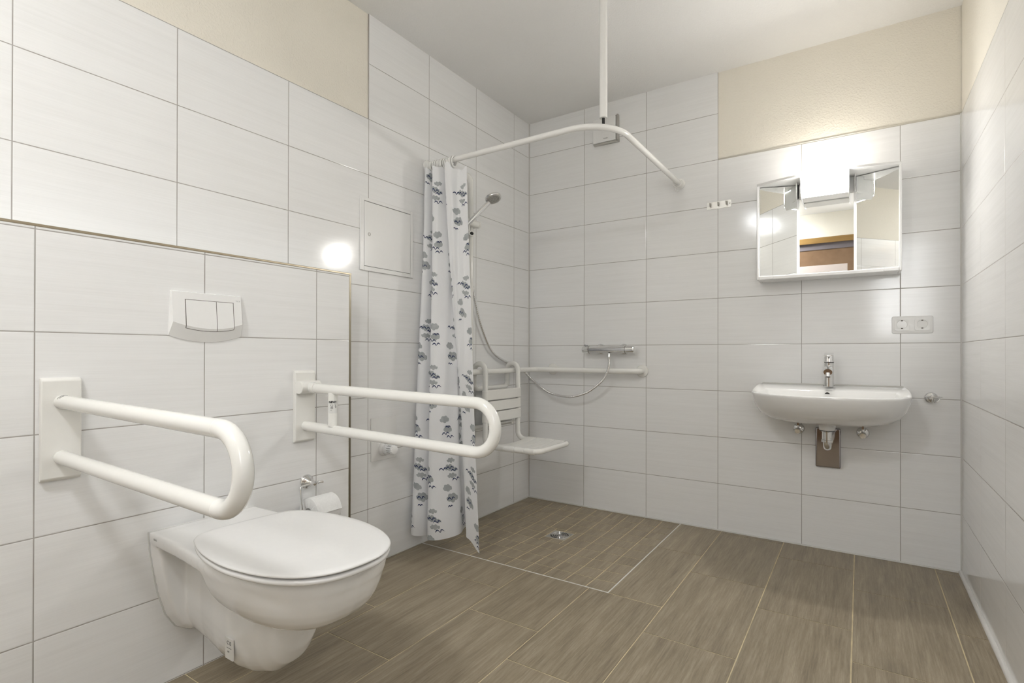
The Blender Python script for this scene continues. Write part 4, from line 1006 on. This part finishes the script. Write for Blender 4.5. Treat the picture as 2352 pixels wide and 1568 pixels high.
# ================================================================== MIRROR CABINET
t = thing('mirror_cabinet', (1.705, 0, 1.32), 'white three-part mirror cabinet with lit lamp box above the washbasin', 'mirror cabinet')
zb, zt = 1.3185, 1.794
xl, xr_ = 1.4135, 1.9955; yo = -0.140
front = [(xl, yo), (1.50, -0.172), (1.607, -0.198), (1.705, -0.203), (1.797, -0.198), (1.905, -0.172), (xr_, yo)]
m = MB()
m.box((xl, yo, zb), (xl+0.010, -0.002, zt)); m.box((xr_-0.010, yo, zb), (xr_, -0.002, zt)); m.box((xl, -0.012, zb), (xr_, -0.002, zt))
m.build('case', 'plastic', t, bevel=0.002)
m = MB()
fl_ = [p for p in front if p[0] <= 1.607]; fr_ = [p for p in front if p[0] >= 1.797]
m.prism([(x, y, zt-0.012) for x, y in fl_] + [(1.607, -0.012, zt-0.012), (xl, -0.012, zt-0.012)], (0, 0, 0.012))
m.build('top_board', 'plastic', t, bevel=0.002)
m = MB(); m.prism([(x, y, zt-0.012) for x, y in fr_] + [(xr_, -0.012, zt-0.012), (1.797, -0.012, zt-0.012)], (0, 0, 0.012))
m.build('top_board', 'plastic', t, bevel=0.002)
m = MB()
m.prism([(xl+0.010, yo, zb), (xr_-0.010, yo, zb), (xr_-0.010, -0.012, zb), (xl+0.010, -0.012, zb)], (0, 0, 0.015))
m.box((1.487, yo-0.010, zb-0.002), (1.931, yo, zb+0.013)); m.build('shelf', 'plastic', t, bevel=0.002)
yc_ = -0.050
def mirror(p0, p1, z0, z1, nm='mirror_panel'):
    a = Vector((*p0, 0)); b = Vector((*p1, 0)); d = (b-a).normalized(); nrm = Vector((d.y, -d.x, 0))
    if nrm.y > 0: nrm = -nrm
    m = MB(); q = [a+Vector((0, 0, z0)), b+Vector((0, 0, z0)), b+Vector((0, 0, z1)), a+Vector((0, 0, z1))]
    m.prism(q, nrm*-0.004); return m.build(nm, 'mirror', t, angle=None)
mirror((1.593, yc_), (1.8215, yc_), 1.341, 1.711)
mirror((1.4245, -0.116), (1.5835, -0.058), 1.343, 1.7785)
mirror((1.9855, -0.118), (1.8265, -0.058), 1.343, 1.7785)
m = MB()
for xx in (1.588, 1.8245): m.box((xx-0.006, -0.060, zb+0.012), (xx+0.005, -0.040, zt-0.012))
m.box((1.583, -0.060, 1.711), (1.829, -0.044, zt-0.012)); m.build('centre_frame', 'plastic', t, bevel=0.0015)
# panel backs
m = MB(); m.prism([(1.424, -0.110, zb+0.014), (1.582, -0.052, zb+0.014), (1.582, -0.046, zb+0.014), (1.424, -0.104, zb+0.014)], (0, 0, 0.024)); m.build('door_edge', 'plastic', t)
m = MB(); m.prism([(1.986, -0.112, zb+0.014), (1.828, -0.052, zb+0.014), (1.828, -0.046, zb+0.014), (1.986, -0.106, zb+0.014)], (0, 0, 0.024)); m.build('door_edge', 'plastic', t)
# lamp housing: side cheeks + body + opal diffuser
for x0, x1 in ((1.590, 1.612), (1.799, 1.821)):
    m = MB(); prof = [(-0.050, zt-0.012), (-0.196, zt-0.012), (-0.196, 1.715), (-0.180, 1.690), (-0.120, 1.683), (-0.050, 1.683)]
    if x0 < 1.7: m.prism([(x1-0.003, y, z) for y, z in prof], (0.003, 0, 0))
    else: m.prism([(x0, y, z) for y, z in prof], (0.003, 0, 0))
    m.build('lamp_cheek', 'plastic', t, bevel=0.001)
for x0 in (1.585, 1.8235):
    m = MB(); pr2 = [(-0.058, zt-0.012), (-0.106, zt-0.012)] + [(-0.091-0.015*math.cos(a), 1.722-0.015*math.sin(a)) for a in [math.radians(18*k) for k in range(6)]] + [(-0.073+0.015*math.sin(a), 1.722-0.015*math.cos(a)) for a in [math.radians(18*k) for k in range(6)]]
    m.prism([(x0-0.002, y, z) for y, z in pr2], (0.004, 0, 0)); m.build('hinge_cheek', 'plastic', t)
m = MB(); m.box((1.612, -0.150, 1.690), (1.799, -0.060, 1.698)); m.build('lamp_base', 'plastic', t)
m = MB(); prof = [(-0.168, 1.6985), (-0.186, 1.700), (-0.200, 1.712), (-0.2045, 1.745), (-0.2045, 1.799), (-0.150, 1.799), (-0.150, 1.6985)]
rings = []
for k in range(13):
    x = 1.6135+0.1835*k/12; bow = 0.004*(1-(2*k/12-1)**2)
    rings.append([Vector((x, y-(bow if y < -0.16 else 0), z)) for y, z in prof])
m.loft(rings); m.build('lamp_diffuser', 'lampdiff', t, angle=40)
m = MB(); m.box((1.6135, -0.2095, 1.7993), (1.7970, -0.140, 1.8008)); m.build('glow_block_top', 'plastic', t)  # cap added to stop the diffuser's top face lighting the wall
m = MB(); m.box((1.6130, -0.1495, 1.6980), (1.7975, -0.146, 1.8005)); m.build('glow_block_back', 'plastic', t)  # plate added to block the diffuser's back face from the wall
ar = bpy.data.lights.new('cabinet_tube_light', 'AREA'); ar.shape = 'RECTANGLE'; ar.size = 0.17; ar.size_y = 0.05; ar.energy = MIRROR_TUBE; ar.color = (1.0, 0.94, 0.85)
ao = bpy.data.objects.new('cabinet_tube_light', ar); COL.objects.link(ao); ao.parent = t; ao.location = Vector((1.705, -0.105, 1.797))-Vector(t.location); ao.rotation_euler = (math.radians(180), 0, 0)
